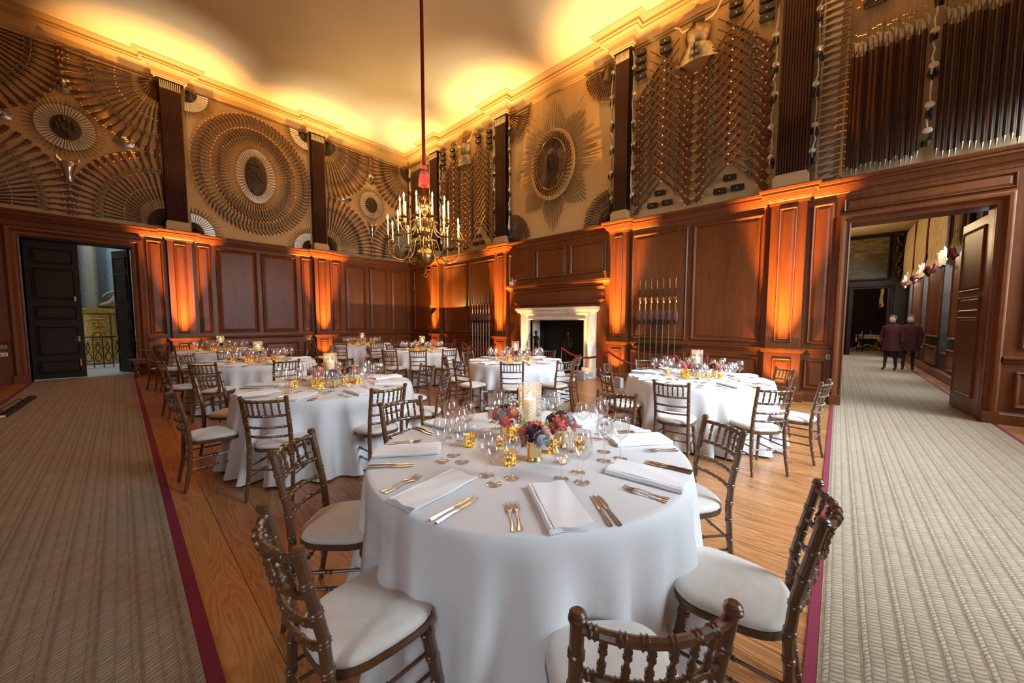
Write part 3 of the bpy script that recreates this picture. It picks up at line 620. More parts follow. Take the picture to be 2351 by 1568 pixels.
# carved shells at the fan centres
def shell(side, u, z, quad, rx, rz, mt, label, ribs=9):
    b = MB(); sx, sz = quad; R = []
    for k in range(5):
        f = k / 4; row = []
        for i in range(ribs * 4 + 1):
            t = pi / 2 * i / (ribs * 4); w = .010 * abs(sin(ribs * 2 * t)) * 3
            r = .06 + (1 - .06) * f + .02 * abs(sin(ribs * 2 * t)) * f
            row.append((cos(t) * rx * r * sx, sin(t) * rz * r * sz, .10 * sin(pi * min(f + .15, 1)) + w * (1 - f * .3)))
        R.append(row)
    R.append([(x, y, 0) for x, y, _ in R[-1]]); b.rings(R, None, closed=False)
    o = b.build('shell_carving', mt); o.matrix_world = WM(side, u, z, .02, 0)
    return tag(o, label, 'carving', 'shell carvings at the corners of the arms displays')
for u, z, q, w in ((1.0, 8.12, (-1, -1), 'upper fan left of the nearer pike column'), (1.0, 4.18, (-1, 1), 'lower fan left of the nearer pike column'), (5.28, 8.12, (1, -1), 'upper fan right of the second pike column'), (5.28, 4.18, (1, 1), 'lower fan right of the second pike column'), (8.66, 8.12, (-1, -1), 'upper fan at the room corner'), (8.66, 4.18, (-1, 1), 'lower fan at the room corner')):
    shell('L', u, z, q, .36, .50, 'old_brass' if z > 6 and u < 2 else 'carving', 'dark quarter shell of the ' + w)
# bayonets: bright blade inward, dark hilt outward
s = MB(); s.prism([(0, -.007), (.24, -.022), (.245, .022), (0, .007)], 0, .006, lambda x, y, z: (x, z, y)); s.k = 1
s.tube([(.24, 0, .006), (.40, 0, .008)], [.011, .006], 6); s.box((.262, -.03, 0), (.272, .03, .014)); s.lathe([(0, -.01), (.011, 0), (0, .01)], 6, (.41, 0, .01))
bay = s.build('sword_bayonet', ['blade', 'old_brass'])
def rosette(side, u, z, n, rx, rz, kx, where, a0=0, a1=360, disc=True, mt='carving'):
    for i in range(n):
        t = rad(a0 + (a1 - a0) * i / (n - (0 if a1 - a0 == 360 else 1))); x, y = cos(t) * rx, sin(t) * rz
        ang = math.atan2(sin(t) * (rz + kx), cos(t) * (rx + kx)); sc = kx / .41
        uu = u + (x if side == 'L' else -x)
        place(bay, WM(side, uu, z + y, .04, ang, sc, sc * 1.15, 1), '%s sword bayonet anticlockwise in the %s' % (nth(i), where), 'bayonet', 'sword bayonets of the ' + where)
    if disc:
        b = MB(); b.lathe([(0, .06), (.35, .065), (.7, .05), (.92, .035), (1, .0)], 36, sx=rx * 1.04, sy=rz * 1.04)
        random.seed(int(u * 10)); 
        for k in range(16): t = random.random() * 6.28; r = random.uniform(.1, .75); b.lathe([(0, .09), (.05, .075), (.08, .04)], 7, (cos(t) * r * rx, sin(t) * r * rz, 0), sx=.7, sy=.9)
        o = b.build('oval_carving', mt); o.matrix_world = WM(side, u, z, .03, 0); tag(o, 'dark carved oval boss at the centre of the ' + where, 'carving', 'oval bosses of the arms displays')
rosette('L', -.65, 6.25, 46, .24, .29, .40, 'rosette above the dark double door')
rosette('L', 6.98, 6.23, 40, .24, .30, .38, 'rosette between the four far musket fans')
for u, z, a0, a1, w in ((1.55, 8.14, -90, 0, 'upper quarter fan right of the nearer pike column'), (4.68, 8.14, 180, 270, 'upper quarter fan left of the second pike column'), (1.55, 4.12, 0, 90, 'lower quarter fan right of the nearer pike column'), (4.68, 4.12, 90, 180, 'lower quarter fan left of the second pike column')):
    rosette('L', u, z, 13, .26, .30, .42, w, a0, a1, False)
    shell('L', u, z, (1 if u < 3 else -1, -1 if z > 6 else 1), .26, .30, 'carving', 'small dark carved shell of the ' + w, 6)
# pistols
s = MB(); stations(s, [(.0, -.085, .022, .018), (.03, -.06, .024, .018), (.07, -.028, .021, .016), (.12, -.004, .016, .014), (.2, .002, .014, .013), (.34, .004, .009, .009)]); s.k = 1
s.tube([(.14, .016, .004), (.43, .014, .004)], [.009, .007], 7); s.box((.12, -.012, .012), (.2, .014, .02)); s.tube([(.15, .01, .02), (.145, .04, .022), (.165, .05, .022)], .007, 5); s.tube([(.19, .01, .02), (.2, .045, .02)], .006, 5)
s.k = 2; s.lathe([(0, -.014), (.02, -.008), (.024, .004), (0, .016)], 7, (-.004, -.092, .008))
pis = s.build('flintlock_pistol', ['gunstock', 'gunmetal', 'brass'])
def pistol_ring(side, u, z, n, rx, rz, sc, where, a0=0, a1=360, n_off=.05, flip=1):
    for i in range(n):
        t = rad(a0 + (a1 - a0) * i / (n - (0 if a1 - a0 == 360 else 1))); x, y = cos(t) * rx, sin(t) * rz
        dx, dy = cos(t) / rx, sin(t) / rz; ang = math.atan2(-y, -x)
        uu = u + (x if side == 'L' else -x)
        place(pis, WM(side, uu, z + y, n_off, ang, sc, sc * flip, 1.2), '%s pistol anticlockwise in the %s' % (nth(i), where), 'pistol', 'pistols of the ' + where)
CO = (3.16, 6.22)
pistol_ring('L', *CO, 88, 1.58, 1.86, 1.05, 'outer ring of the great oval')
pistol_ring('L', *CO, 74, 1.12, 1.44, 1.05, 'inner ring of the great oval')
rosette('L', *CO, 56, .29, .62, .40, 'bright centre of the great oval')
for rx, rz, w in ((1.36, 1.62, 'outer'), (.90, 1.20, 'inner')):
    b = MB(); b.tube([(cos(2 * pi * k / 60) * rx, sin(2 * pi * k / 60) * rz, 0) for k in range(61)], .008, 5); o = b.build('wire_hoop', 'dull_steel'); o.matrix_world = WM('L', *CO, .075, 0)
    tag(o, 'thin %s wire hoop holding the pistols of the great oval' % w, 'hoop')
# sun of swords on the chimney wall
SU = (6.58, 6.14)
s = MB(); s.prism([(0, -.011), (.9, -.010), (1.0, 0), (.9, .010), (0, .011)], 0, .007, lambda x, y, z: (x, z, y)); swd = s.build('sword', 'sword_steel')
TIPS = [(90, 1.86), (135, 1.62), (180, 1.56), (225, 1.62), (270, 1.90), (315, 1.74), (0, 1.76), (45, 1.66)]
for q, (a, R) in enumerate(TIPS):
    for i in range(13):
        t = rad(a + (i - 6) * 3.35); r1 = R - (R - 1.18) * abs(i - 6) / 6.5; r0 = .72
        x, y = cos(t) * r0 * .9, sin(t) * r0 * 1.1; sc = r1 - r0
        place(swd, WM('R', SU[0] - x, SU[1] + y, .03 + .008 * (i % 2), t, sc, 1.4, 1), '%s blade of the %s in the sun of swords' % (nth(i), ['top ray', 'upper left ray', 'left ray', 'lower left ray', 'bottom ray', 'lower right ray', 'right ray', 'upper right ray'][q]), 'sword', 'sword blades of the sun above the fireplace')
b = MB(); b.lathe([(0, .05), (1, .05), (1.02, .035), (1.02, 0)], 48, sx=.78, sy=.99); o = b.build('oval_board', 'plaster'); o.matrix_world = WM('R', *SU, .045, 0); tag(o, 'pale oval board behind the pistols of the sun of swords', 'board')
pistol_ring('R', *SU, 46, .72, .93, .95, 'ring round the sun of swords', n_off=.12)
b = MB()
for k in range(54):
    t = 2 * pi * k / 54; b.tube([(cos(t) * .24, sin(t) * .40, .02), (cos(t) * .52, sin(t) * .70, .02)], [.010, .016], 5)
o = b.build('ring_of_rods', 'gunstock'); o.matrix_world = WM('R', *SU, .10, 0); tag(o, 'ring of brown rods round the centre of the sun of swords', 'ring')
b = MB(); b.tube([(cos(2 * pi * k / 60) * .53, sin(2 * pi * k / 60) * .72, 0) for k in range(61)], .009, 5); o = b.build('wire_hoop', 'brass'); o.matrix_world = WM('R', *SU, .15, 0); tag(o, 'brass wire hoop in the sun of swords', 'hoop')
b = MB(); b.lathe([(0, .09), (.3, .085), (.8, .06), (1, .03), (1.04, 0)], 36, sx=.25, sy=.46); random.seed(8)
for k in range(9): b.tube([(random.uniform(-.13, .13), random.uniform(-.3, .3), .085) for _ in range(3)], [.02, .035, .015], 6)
o = b.build('oval_carving', 'carving'); o.matrix_world = WM('R', *SU, .10, 0); tag(o, 'dark carved oval boss at the centre of the sun of swords', 'carving')
for u, z, a0, a1, q, w in ((4.62, 8.10, 180, 270, (-1, -1), 'upper quarter fan at the right of the sun'), (8.32, 8.10, 270, 360, (1, -1), 'upper quarter fan at the left of the sun'), (4.62, 4.14, 90, 180, (-1, 1), 'lower quarter fan at the right of the sun'), (8.32, 4.14, 0, 90, (1, 1), 'lower quarter fan at the left of the sun')):
    pistol_ring('R', u, z, 15, .86, .88, .95, w, a0 + 3, a1 - 3); shell('R', u, z, q, .40, .42, 'old_brass' if z > 6 else 'carving', 'carved shell of the ' + w, 7)
    b = MB(); b.tube([(cos(rad(a0 + 90 * k / 16)) * .52, sin(rad(a0 + 90 * k / 16)) * .55, 0) for k in range(17)], .007, 5)
    for k in range(14): t = rad(a0 + 3 + 84 * k / 13); b.tube([(cos(t) * .38, sin(t) * .40, -.02), (cos(t) * .54, sin(t) * .57, -.02)], .009, 5)
    o = b.build('rods_and_wire', 'gunstock'); o.matrix_world = WM('R', u, z, .07, 0); tag(o, 'short rods and wire of the ' + w, 'rods')
# chevrons of crossed muskets
def chevrons(u0, u1, proto, where):
    w = (u1 - u0) / 2; m = (u0 + u1) / 2
    for k in range(14):
        zb = 4.24 + k * .208
        for j, (ub, sgn, dn) in enumerate(((u0 + .06, -1, .05), (m - .02, 1, .10), (m + .04, -1, .10), (u1 - .04, 1, .05))):
            ang = rad(137) if sgn < 0 else rad(43)
            if sgn > 0 and False: pass
            place(proto, WM('R', ub, zb, dn, ang, .98, -1.3 if sgn < 0 else 1.3, 1.2), '%s musket from the bottom, %s in the %s' % (nth(k), ['rightmost row, muzzle up to the left', 'middle row, muzzle up to the right', 'middle row, muzzle up to the left', 'leftmost row, muzzle up to the right'][j], where), 'musket', 'crossed muskets of the ' + where)
chevrons(1.13, 4.07, mk_near, 'nearer chevrons'); chevrons(8.98, 12.10, mk_far, 'farther chevrons')
# cartridge pouches
b = MB(); b.box((-.125, -.055, 0), (.125, .055, .07), None, .02); pch = b.build('cartridge_pouch', 'leather'); MB().prism([(-.13, -.04), (.13, -.04), (.12, .065), (-.12, .065)], .072, .08, lambda x, y, z: (x, z, y)).build('flap', 'leather', pch); MB().lathe([(0, .015), (.014, .010), (.018, 0)], 10, (0, 0, .08)).build('stud', 'brass', pch)
CP = [(3.90, 8.02), (3.90, 7.84), (3.90, 7.65), (3.89, 7.46), (3.32, 8.0), (3.31, 7.80), (2.60, 8.02), (1.88, 8.02), (1.87, 7.84), (1.34, 8.0), (1.34, 7.82), (1.34, 7.64), (1.33, 7.46), (1.87, 4.56), (2.05, 4.32), (1.72, 4.32), (3.35, 4.58), (3.52, 4.32), (3.17, 4.32)]
POS = ['in the leftmost stack, top', 'in the leftmost stack, second down', 'in the leftmost stack, third down', 'in the leftmost stack, bottom', 'in the left pair, upper', 'in the left pair, lower', 'beside the breastplate', 'in the right pair, upper', 'in the right pair, lower', 'in the rightmost stack, top', 'in the rightmost stack, second down', 'in the rightmost stack, third down', 'in the rightmost stack, bottom', 'top of the right-hand triangle at the foot', 'left of the right-hand triangle at the foot', 'right of the right-hand triangle at the foot', 'top of the left-hand triangle at the foot', 'left of the left-hand triangle at the foot', 'right of the left-hand triangle at the foot']
for off, sc, w in ((0, 1, 'nearer'), (7.92, 1.03, 'farther')):
    for (u, z), p in zip(CP, POS): place(pch, WM('R', u * sc + off, z, .03, rad(-4)), 'black pouch %s of the %s chevrons' % (p, w), 'pouch', 'black cartridge pouches of the %s chevrons' % w)
for u, z, w in ((-.22, 6.92, 'left'), (-.62, 7.12, 'right')): place(pch, WM('R', u, z, .03, 0, 1.2, 1.2), 'larger black pouch above the crescent pikes, the %s one' % w, 'pouch', 'pouches above the crescent pikes')
# breastplates with tassets
def armour(u, z, w):
    o = thing('breastplate', 'polished steel breastplate with tassets hung over the %s chevrons' % w, 'armour'); o.matrix_world = WM('R', u, z, .05, 0, 1.3, 1.3, 1.1)
    R = []
    for y, hw, d in ((.24, .13, .05), (.20, .19, .09), (.05, .21, .15), (-.08, .185, .16), (-.15, .17, .14)):
        R.append([(-hw + 2 * hw * i / 12, y + .02 * cos(i), d * sin(pi * i / 12) ** .7 * (1 + .12 * (i == 6))) for i in range(13)])
    MB().rings(R, closed=False).build('cuirass', 'armour_steel', o, 50)
    for s_ in (1, -1):
        R = [[(s_ * (.01 + (.20 + .13 * k / 5) * i / 8), -.14 - .055 * k, .13 * sin(pi * (.5 + .5 * i / 8)) + .05 + .01 * (k % 2)) for i in range(9)] for k in range(6)]
        MB().rings(R, closed=False).build('tasset', 'armour_steel', o, 20)
    for s_ in (1, -1): MB().tube([(s_ * .12, .2, .06), (s_ * .24, .22 + .02 * s_, .05), (s_ * .30, .31, .03), (s_ * .38, .36 + (.12 if s_ > 0 else 0), .02)], [.012, .016, .012, .010], 6).build('white_strap', 'ribbon', o); 
armour(2.62, 7.72, 'nearer'); armour(10.62, 7.72, 'farther')
# small armour pieces on the left wall
def burgonet(u, z, rx, ry, w):
    b = MB(); b.lathe([(0, .16), (.35, .14), (.5, .07), (.55, .02), (1, .0), (1.0, -.01)], 24, sx=rx, sy=ry); o = b.build('steel_helmet', 'steel'); o.matrix_world = WM('L', u, z, .04, 0); tag(o, 'polished steel brimmed helmet ' + w, 'helmet')
    MB().lathe([(0, .175), (.18, .16), (.3, .12)], 12, sx=rx, sy=ry).build('brass_crown', 'brass', o)
burgonet(-.64, 7.27, .13, .21, 'above the rosette over the dark door'); burgonet(.32, 6.27, .21, .13, 'right of the rosette over the dark door'); burgonet(-1.60, 6.2, .21, .13, 'left of the rosette over the dark door')
burgonet(7.0, 7.25, .12, .20, 'above the rosette between the four far fans'); burgonet(6.0, 6.25, .20, .12, 'left of the rosette between the four far fans')
for u, w in ((-.66, 'over the dark door'), (6.98, 'between the four far fans')):
    b = MB(); b.lathe([(.05, -.30), (.07, -.28), (.06, -.1), (.10, .05), (.13, .16), (.10, .2), (.0, .22)], 14, sx=1, sy=.6, T=lambda x, y, z: (x, z, y + .05))
    for s_ in (1, -1): b.tube([(s_ * .08, .15, .05), (s_ * .16, .24, .04), (s_ * .17, .32, .02)], [.04, .03, .012], 6)
    o = b.build('steel_gauntlet', 'steel'); o.matrix_world = WM('L', u, 5.22, .04, 0); tag(o, 'polished horned steel face guard below the rosette ' + w, 'armour')
# pikes as fluted pilasters
b = MB(); b.tube([(0, 0, 4.36), (0, 0, 7.95)], .021, 8); b.k = 1; b.tube([(0, 0, 7.95), (0, 0, 8.16)], [.017, .012], 6); b.k = 0; pk = b.build('pike', ['pike_wood', 'steel'])
COLN = {('R', 0): 'column beside the dagger rack', ('R', 1): 'column right of the sun of swords', ('R', 2): 'column left of the sun of swords', ('R', 3): 'column nearest the room corner', ('L', 0): 'column nearest the dark door', ('L', 1): 'column right of the great oval'}
for side, P, T in (('R', PR, RW), ('L', PL, LW)):
    for c, (u0, u1) in enumerate(P):
        w = u1 - u0 - .12
        for i in range(11):
            u = (u0 + .06 + w * i / 10); o = dup(pk) if 'pk' in used else pk; used.add('pk'); x, y, _ = T(u, .19, 0); o.location = (x, y, 0)
            tag(o, '%s pike from the %s in the pike %s' % (nth(i), 'right' if side == 'R' else 'left', COLN[side, c]), 'pike', 'pikes of the ' + COLN[side, c])
        b = MB(); b.box((u0 + .03, .002, 4.34), (u1 - .03, .15, 8.18), T); tag(b.build('pike_gap_board', 'black', None, 0), 'board blackened for the shaded gaps of the pike ' + COLN[side, c], 'board')  # black colour stands in for shade in the gaps between pikes
# bandoliers: white straps and black powder flasks hanging beside the pikes
def bandolier(u, z0, z1, label, seed, n=.10, side='R'):
    T = RW if side == 'R' else LW
    random.seed(seed); o = thing('bandolier', label, 'bandolier', T(u, n, z0)); base = Vector(T(u, n, z0)); pts = []; z = z1; k = 0
    while z > z0:
        pts.append(Vector(T(u + random.uniform(-.022, .022), n + random.uniform(0, .04), z)) - base); z -= random.uniform(.10, .2)
    for h in range(0, len(pts) - 1, 4):
        q = pts[h:h + 5]
        if len(q) > 1: MB().tube(q, [random.uniform(.022, .045) for _ in q], 6, sy=.35).build('white_strap', 'ribbon', o)
        p = q[len(q) // 2]; MB().lathe([(0, -.05), (.05, -.03), (.06, 0), (.04, .04), (0, .05)], 8, tuple(p + Vector((0, 0, -.02))), sx=.5, sy=1).build('bow', 'ribbon', o)
        b = MB()
        for _ in range(4):
            c = p + Vector(T(random.uniform(-.05, .05), random.uniform(-.02, .05), -.10 - random.uniform(0, .12))) - Vector(T(0, 0, 0))
            b.lathe([(0, -.06), (.022, -.055), (.024, .02), (.012, .035), (.012, .05), (0, .05)], 7, tuple(c))
        b.build('powder_flask', 'leather', o)
BD = [(1.15, 'left of the pike column beside the dagger rack'), (.50, 'right of the pike column beside the dagger rack'), (4.62, 'left of the pike column right of the sun'), (4.06, 'right of the pike column right of the sun'), (8.98, 'left of the pike column left of the sun'), (8.30, 'right of the pike column left of the sun'), (12.78, 'left of the pike column nearest the corner'), (12.10, 'right of the pike column nearest the corner'), (-.92, 'between the two groups of crescent pikes'), (14.3, 'in the far corner of the fireplace wall')]
for i, (u, w) in enumerate(BD): bandolier(u, 4.45, 8.1, 'white strap bandolier with black flasks hanging ' + w, 20 + i)
# crescent pikes
b = MB(); b.tube([(0, 0, 4.24), (0, 0, 6.1)], .024, 8); b.k = 1; b.k = 1; b.tube([(0, 0, 4.12), (0, 0, 4.26)], [.003, .022], 8); b.tube([(0, 0, 5.55), (0, 0, 6.2)], [.020, .018], 6); b.tube([(0, 0, 6.1), (0, 0, 6.72)], [.010, .004], 6); b.tube([(0, -.025, 6.46), (0, .025, 6.46)], .008, 6)
b.k = 2; A = [(cos(rad(a)) * .075, sin(rad(a)) * .12) for a in range(-75, 76, 15)]; B_ = [(cos(rad(a)) * .052 - .012, sin(rad(a)) * .100) for a in range(75, -76, -15)]
b.prism([(x - .03, z + 6.24) for x, z in A + B_], -.005, .005, lambda x, y, z: (y, -x, z))
cpk = b.build('crescent_pike', ['pike_wood', 'dull_steel', 'blade'])
for g_, (a, c, n) in enumerate(((.02, -.82, 15), (-1.03, -1.95, 15))):
    for i in range(n):
        u = a + (c - a) * i / (n - 1); o = dup(cpk) if 'cpk' in used else cpk; used.add('cpk'); o.location = RW(u, .08 + .016 * (i % 3), random.uniform(-.05, .05))
        tag(o, '%s crescent-headed pike from the dagger rack, group %s' % (nth(i), ['nearer the rack', 'beyond the bandolier'][g_]), 'pike', 'crescent-headed pikes above the folded-leaf doorway, ' + ['first group', 'second group'][g_])
# dagger rack
b = MB(); b.prism([(-.02, -.006), (.05, -.020), (.28, -.034), (.31, -.010), (.31, .022), (.05, .014)], 0, .006, lambda x, y, z: (x, z, y)); b.k = 1; b.tube([(.30, 0, .005), (.42, 0, .006)], [.014, .010], 6); b.box((.30, -.03, 0), (.31, .03, .012)); b.lathe([(0, -.01), (.014, 0), (0, .01)], 6, (.43, 0, .008)); dg = b.build('dagger', ['dagger_steel', 'old_brass'])
for i in range(32):
    place(dg, WM('R', .49, 4.16 + i * .122, .10, rad(2), 1.0, 1, 1), '%s dagger from the bottom of the dagger rack' % nth(i), 'dagger', 'level daggers on the wall rack')
for i in range(31):
    place(dg, WM('R', .10, 4.30 + i * .122, .06, rad(205), .92, .9, 1), '%s slanting dagger from the bottom, behind the level ones' % nth(i), 'dagger', 'slanting daggers on the wall rack')
for u, w in ((.44, 'left'), (.10, 'right')): tag(MB().box((u - .018, .02, 4.12), (u + .018, .10, 8.1), RW).build('rack_batten', 'batten', None, 0), 'pale %s upright batten of the dagger rack' % w, 'batten')
for i in range(7): place(pis, WM('R', .0 - .05 * i, 7.0 + .10 * i, .10, rad(10), 1.3, 1.3, 1.3), '%s pistol from the left in the small bunch above the crescent pikes' % nth(i), 'pistol', 'bunch of pistols above the crescent pikes')
for i in range(14): 
    o = dup(pk); o.location = RW(12.95 + i * .095, .09, -.03); tag(o, '%s pike from the pike column in the corner bay' % nth(i), 'pike', 'pikes in the corner bay')
# partisans standing in racks against the lower panelling
def partisan():
    o = thing('partisan', 'x', 'spear'); MB().tube([(0, 0, .02), (0, 0, 1.62)], .013, 8).build('pole', 'dull_steel', o)
    MB().lathe([(0, 1.46), (.035, 1.48), (.045, 1.55), (.03, 1.66), (.015, 1.68)], 10).build('black_tassel', 'black', o)
    MB().lathe([(.015, 1.56), (.050, 1.58), (.055, 1.66), (.045, 1.76), (.012, 1.80)], 10).build('red_tassel', 'velvet', o)
    b = MB(); b.tube([(0, 0, 1.78), (0, 0, 2.16)], [.012, .012], 8); b.lathe([(0, 1.94), (.03, 1.97), (.02, 2.02), (0, 2.03)], 10)
    b.prism([(-.065, 2.12), (-.03, 2.02), (.03, 2.02), (.065, 2.12), (.02, 2.07), (0, 2.13), (-.02, 2.07)], -.008, .008, lambda x, y, z: (y, x, z)); b.build('gilt_head', 'brass', o)
    MB().tube([(0, 0, 2.12), (0, 0, 2.30)], [.018, .014], 8).build('black_sleeve', 'black', o)
    MB().lathe([(.014, 2.29), (.017, 2.33), (.009, 2.5), (0, 2.56)], 6, sx=.5).build('spear_blade', 'steel', o)
    return o
pz = partisan()
for c, (a, bb, w) in enumerate(((3.70, 2.84, 'nearer'), (10.02, 9.14, 'farther'))):
    for i in range(7):
        u = a + (bb - a) * i / 6; o = pz if (c == 0 and i == 0) else dup(pz); o.location = RW(u, .26, 0); tag(o, '%s gilt-headed spear from the left in the %s rack' % (nth(i), w), 'spear', 'gilt-headed spears standing in the %s rack' % w)
    tag(MB().box((bb - .18, .02, .93), (a + .15, .235, .98), RW).build('spear_rack', 'dark_oak', None, 0), 'dark wooden rail of the %s spear rack' % w, 'rack')
# ---------------------------------------------------------------- chairs
TW = {'T1': 'nearest table', 'T2': 'second left-row table', 'T3': 'third left-row table', 'T4': 'last left-row table', 'T5': 'last right-row table', 'T6': 'third right-row table', 'T7': 'fireplace table', 'T8': 'right doorway table'}
TC = {'T1': (1.59, 1.37), 'T2': (1.60, 4.47), 'T3': (1.65, 8.05), 'T4': (1.62, 11.55), 'T5': (5.05, 11.4), 'T6': (5.10, 8.05), 'T7': (5.03, 4.70), 'T8': (5.18, 1.44)}
def bamboo(b, P, r, ring=.105, n=10, up=1.22):
    P = [Vector(p) for p in P]; Q, R = [], []; acc = 0; L = 0
    for i in range(len(P) - 1):
        seg = (P[i + 1] - P[i]).length; m = max(2, int(seg / .02)); 
        for k in range(m):
            Q.append(P[i].lerp(P[i + 1], k / m)); R.append(r[i] + (r[i + 1] - r[i]) * k / m)
    Q.append(P[-1]); R.append(r[-1]); Q2, R2 = [], []; d = 0; nx = ring * .5
    for i in range(len(Q)):
        if i: d += (Q[i] - Q[i - 1]).length
        if d >= nx and 0 < i < len(Q) - 1:
            t = (Q[i + 1] - Q[i - 1]).normalized(); nx += ring
            for o_, f in ((-.010, 1), (-.006, up), (-.002, 1.06), (.002, 1.06), (.006, up), (.010, 1)): Q2.append(Q[i] + t * o_); R2.append(R[i] * f)
        else: Q2.append(Q[i]); R2.append(R[i])
    return b.tube(Q2, R2, n)
def make_chair():
    o = thing('banquet_chair', 'x', 'chair'); cw = 'chair_wood'
    # seat: wider towards the front, rounded
    def outline(k, z, n=28):
        R = []
        for i in range(n):
            t = 2 * pi * i / n; c, s_ = cos(t), sin(t); e = .62
            x = math.copysign(abs(c) ** e, c); y = math.copysign(abs(s_) ** e, s_); w = .195 + .018 * y
            R.append((x * w * k, y * .200 * k, z))
        return R
    MB().rings([outline(.95, .405), outline(1.0, .408), outline(1.015, .42), outline(1.0, .435), outline(.95, .437)], None, True, True).build('seat_frame', cw, o)
    MB().rings([outline(.97, .436), outline(1.0, .444), outline(1.0, .456), outline(.96, .468), outline(.85, .477), outline(.6, .482), outline(.25, .484)], None, True, True).build('seat_cushion', 'cushion', o, 60)
    for s_ in (1, -1):
        b = MB(); bamboo(b, [(s_ * .182, -.245, 0), (s_ * .174, -.205, .22), (s_ * .167, -.192, .44), (s_ * .167, -.205, .60), (s_ * .173, -.262, .885)], [.0125, .0165, .018, .0175, .0165])
        b.lathe([(.016, -.006), (.021, -.002), (.021, .004), (.017, .008), (.019, .013), (.012, .019), (0, .020)], 12, (s_ * .174, -.264, .885)); b.build('leg', cw, o)
        b = MB(); bamboo(b, [(s_ * .178, .195, 0), (s_ * .165, .165, .22), (s_ * .152, .135, .41)], [.0125, .0165, .020]); b.build('leg', cw, o)
    def bow(z, y, d, w, n=12): return [(w * (2 * i / n - 1), y - d * (1 - (2 * i / n - 1) ** 2), z) for i in range(n + 1)]
    rails = [(.862, -.258, .052, .171, .0125), (.735, -.232, .050, .169, .0105), (.635, -.213, .046, .167, .0100), (.552, -.200, .042, .166, .0100)]
    for i, (z, y, d, w, r) in enumerate(rails): b = MB(); bamboo(b, bow(z, y, d, w), [r] * 13, .0535, 8, 1.35); b.build('top_rail' if i == 0 else 'back_rail', cw, o)
    for i in range(6):
        q = (i + 1) / 7 * 2 - 1; x = q * .169; d0, d1 = .050 * (1 - q * q), .052 * (1 - q * q)
        p0, p1 = Vector((x, -.232 - d0, .735)), Vector((x, -.258 - d1, .862)); b = MB(); prof = [(0, .0065), (.14, .006), (.22, .0105), (.29, .0065), (.36, .0112), (.43, .0068), (.50, .006), (.57, .0068), (.64, .0112), (.71, .0065), (.78, .0105), (.86, .006), (1, .0065)]
        b.tube([p0.lerp(p1, t) for t, _ in prof], [r for _, r in prof], 8); b.build('spindle', cw, o)
    for a, c in (((.173, -.212, .20), (.166, .168, .20)), ((-.173, -.212, .20), (-.166, .168, .20)), ((-.165, .163, .235), (.165, .163, .235)), ((-.172, -.205, .26), (.172, -.205, .26)), ((.172, -.205, .285), (.160, .155, .285)), ((-.172, -.205, .285), (-.160, .155, .285))):
        a, c = Vector(a), Vector(c); m = a.lerp(c, .5); t = (c - a).normalized(); b = MB(); b.tube([a, m - t * .018, m - t * .014, m - t * .006, m + t * .006, m + t * .014, m + t * .018, c], [.007, .008, .0125, .009, .009, .0125, .008, .007], 8); b.build('stretcher', cw, o)
    return o
ch0 = make_chair(); used_ch = []
def put_chair(x, y, face, label, table):
    o = ch0 if not used_ch else dup(ch0); used_ch.append(1); o.location = (x, y, 0.0); o.rotation_euler = (0, 0, face - pi / 2)
    tag(o, label, 'chair', 'bamboo-turned chairs round the ' + TW[table])
CH1 = [(.29, 1.26, 0, 'front left of the nearest table, lower left corner'), (.57, 2.12, -45, 'left of the nearest table, beside the forks'), (.74, .27, 45, 'in the very foreground, back to the camera'), (1.61, .02, 94, 'right foreground beside the pale carpet border'),
       (2.43, .51, 139, 'right of the nearest table, tall back on bare boards'), (2.87, 1.45, 186, 'behind the nearest table on the fireplace side'), (1.44, 2.58, 272, 'behind the nearest table against the second table'), (2.30, 2.34, 218, 'hidden behind the hurricane candle of the nearest table')]
for x, y, f, w in CH1:
    t = rad(f); put_chair(x + cos(t) * .262, y + sin(t) * .262, t, 'turned brown chair with cream seat, ' + w, 'T1')
CHO = {'T2': [(-87, 1.26, 'front right, nearest the camera'), (-48, 1.34, 'right side, seen nearly edge on'), (-132, 1.28, 'front left, back square to the camera'), (-178, 1.32, 'far left on the carpet border, seen edge on'), (134, 1.38, 'back left, back leaning'), (-2, 1.28, 'back right, narrow back')],
       'T3': [(-172, 1.28, 'leftmost, seen edge on'), (-130, 1.38, 'front left'), (99, 1.39, 'back, half hidden by glasses'), (43, 1.26, 'back right, only spindles showing'), (-87, 1.44, 'front, between it and the second table'), (135, 1.26, 'back left')],
       'T4': [(-163, 1.32, 'leftmost, seen edge on'), (-137, 1.38, 'front left'), (120, 1.24, 'back, before the glowing pedestal')],
       'T5': [(-180, 1.42, 'leftmost, seen edge on'), (101, 1.28, 'back left'), (-138, 1.39, 'front left'), (-97, 1.38, 'front right'), (9, 1.22, 'right')],
       'T6': [(160, 1.27, 'leftmost, seen edge on'), (-152, 1.42, 'front left'), (-126, 1.46, 'front, back square to the camera'), (-98, 1.46, 'front right'), (-68, 1.28, 'right, seen edge on'), (22, 1.18, 'back right'), (100, 1.21, 'back left')],
       'T7': [(-175, 1.44, 'front left, seat turned right'), (151, 1.34, 'leftmost, seen edge on'), (103, 1.16, 'back left'), (-139, 1.43, 'front, back square to the camera'), (4, 1.16, 'back, against the dark hearth'), (-102, 1.43, 'front right'), (-70, 1.24, 'rightmost, seen edge on')],
       'T8': [(106, 1.24, 'back left, farther one'), (143, 1.34, 'left, nearer one'), (-174, 1.41, 'front left'), (-136, 1.46, 'front, back square to the camera'), (-99, 1.38, 'rightmost, seen edge on beside the carpet'), (-50, 1.20, 'back right, against the glowing pedestal'), (58, 1.18, 'back, before the spears')]}
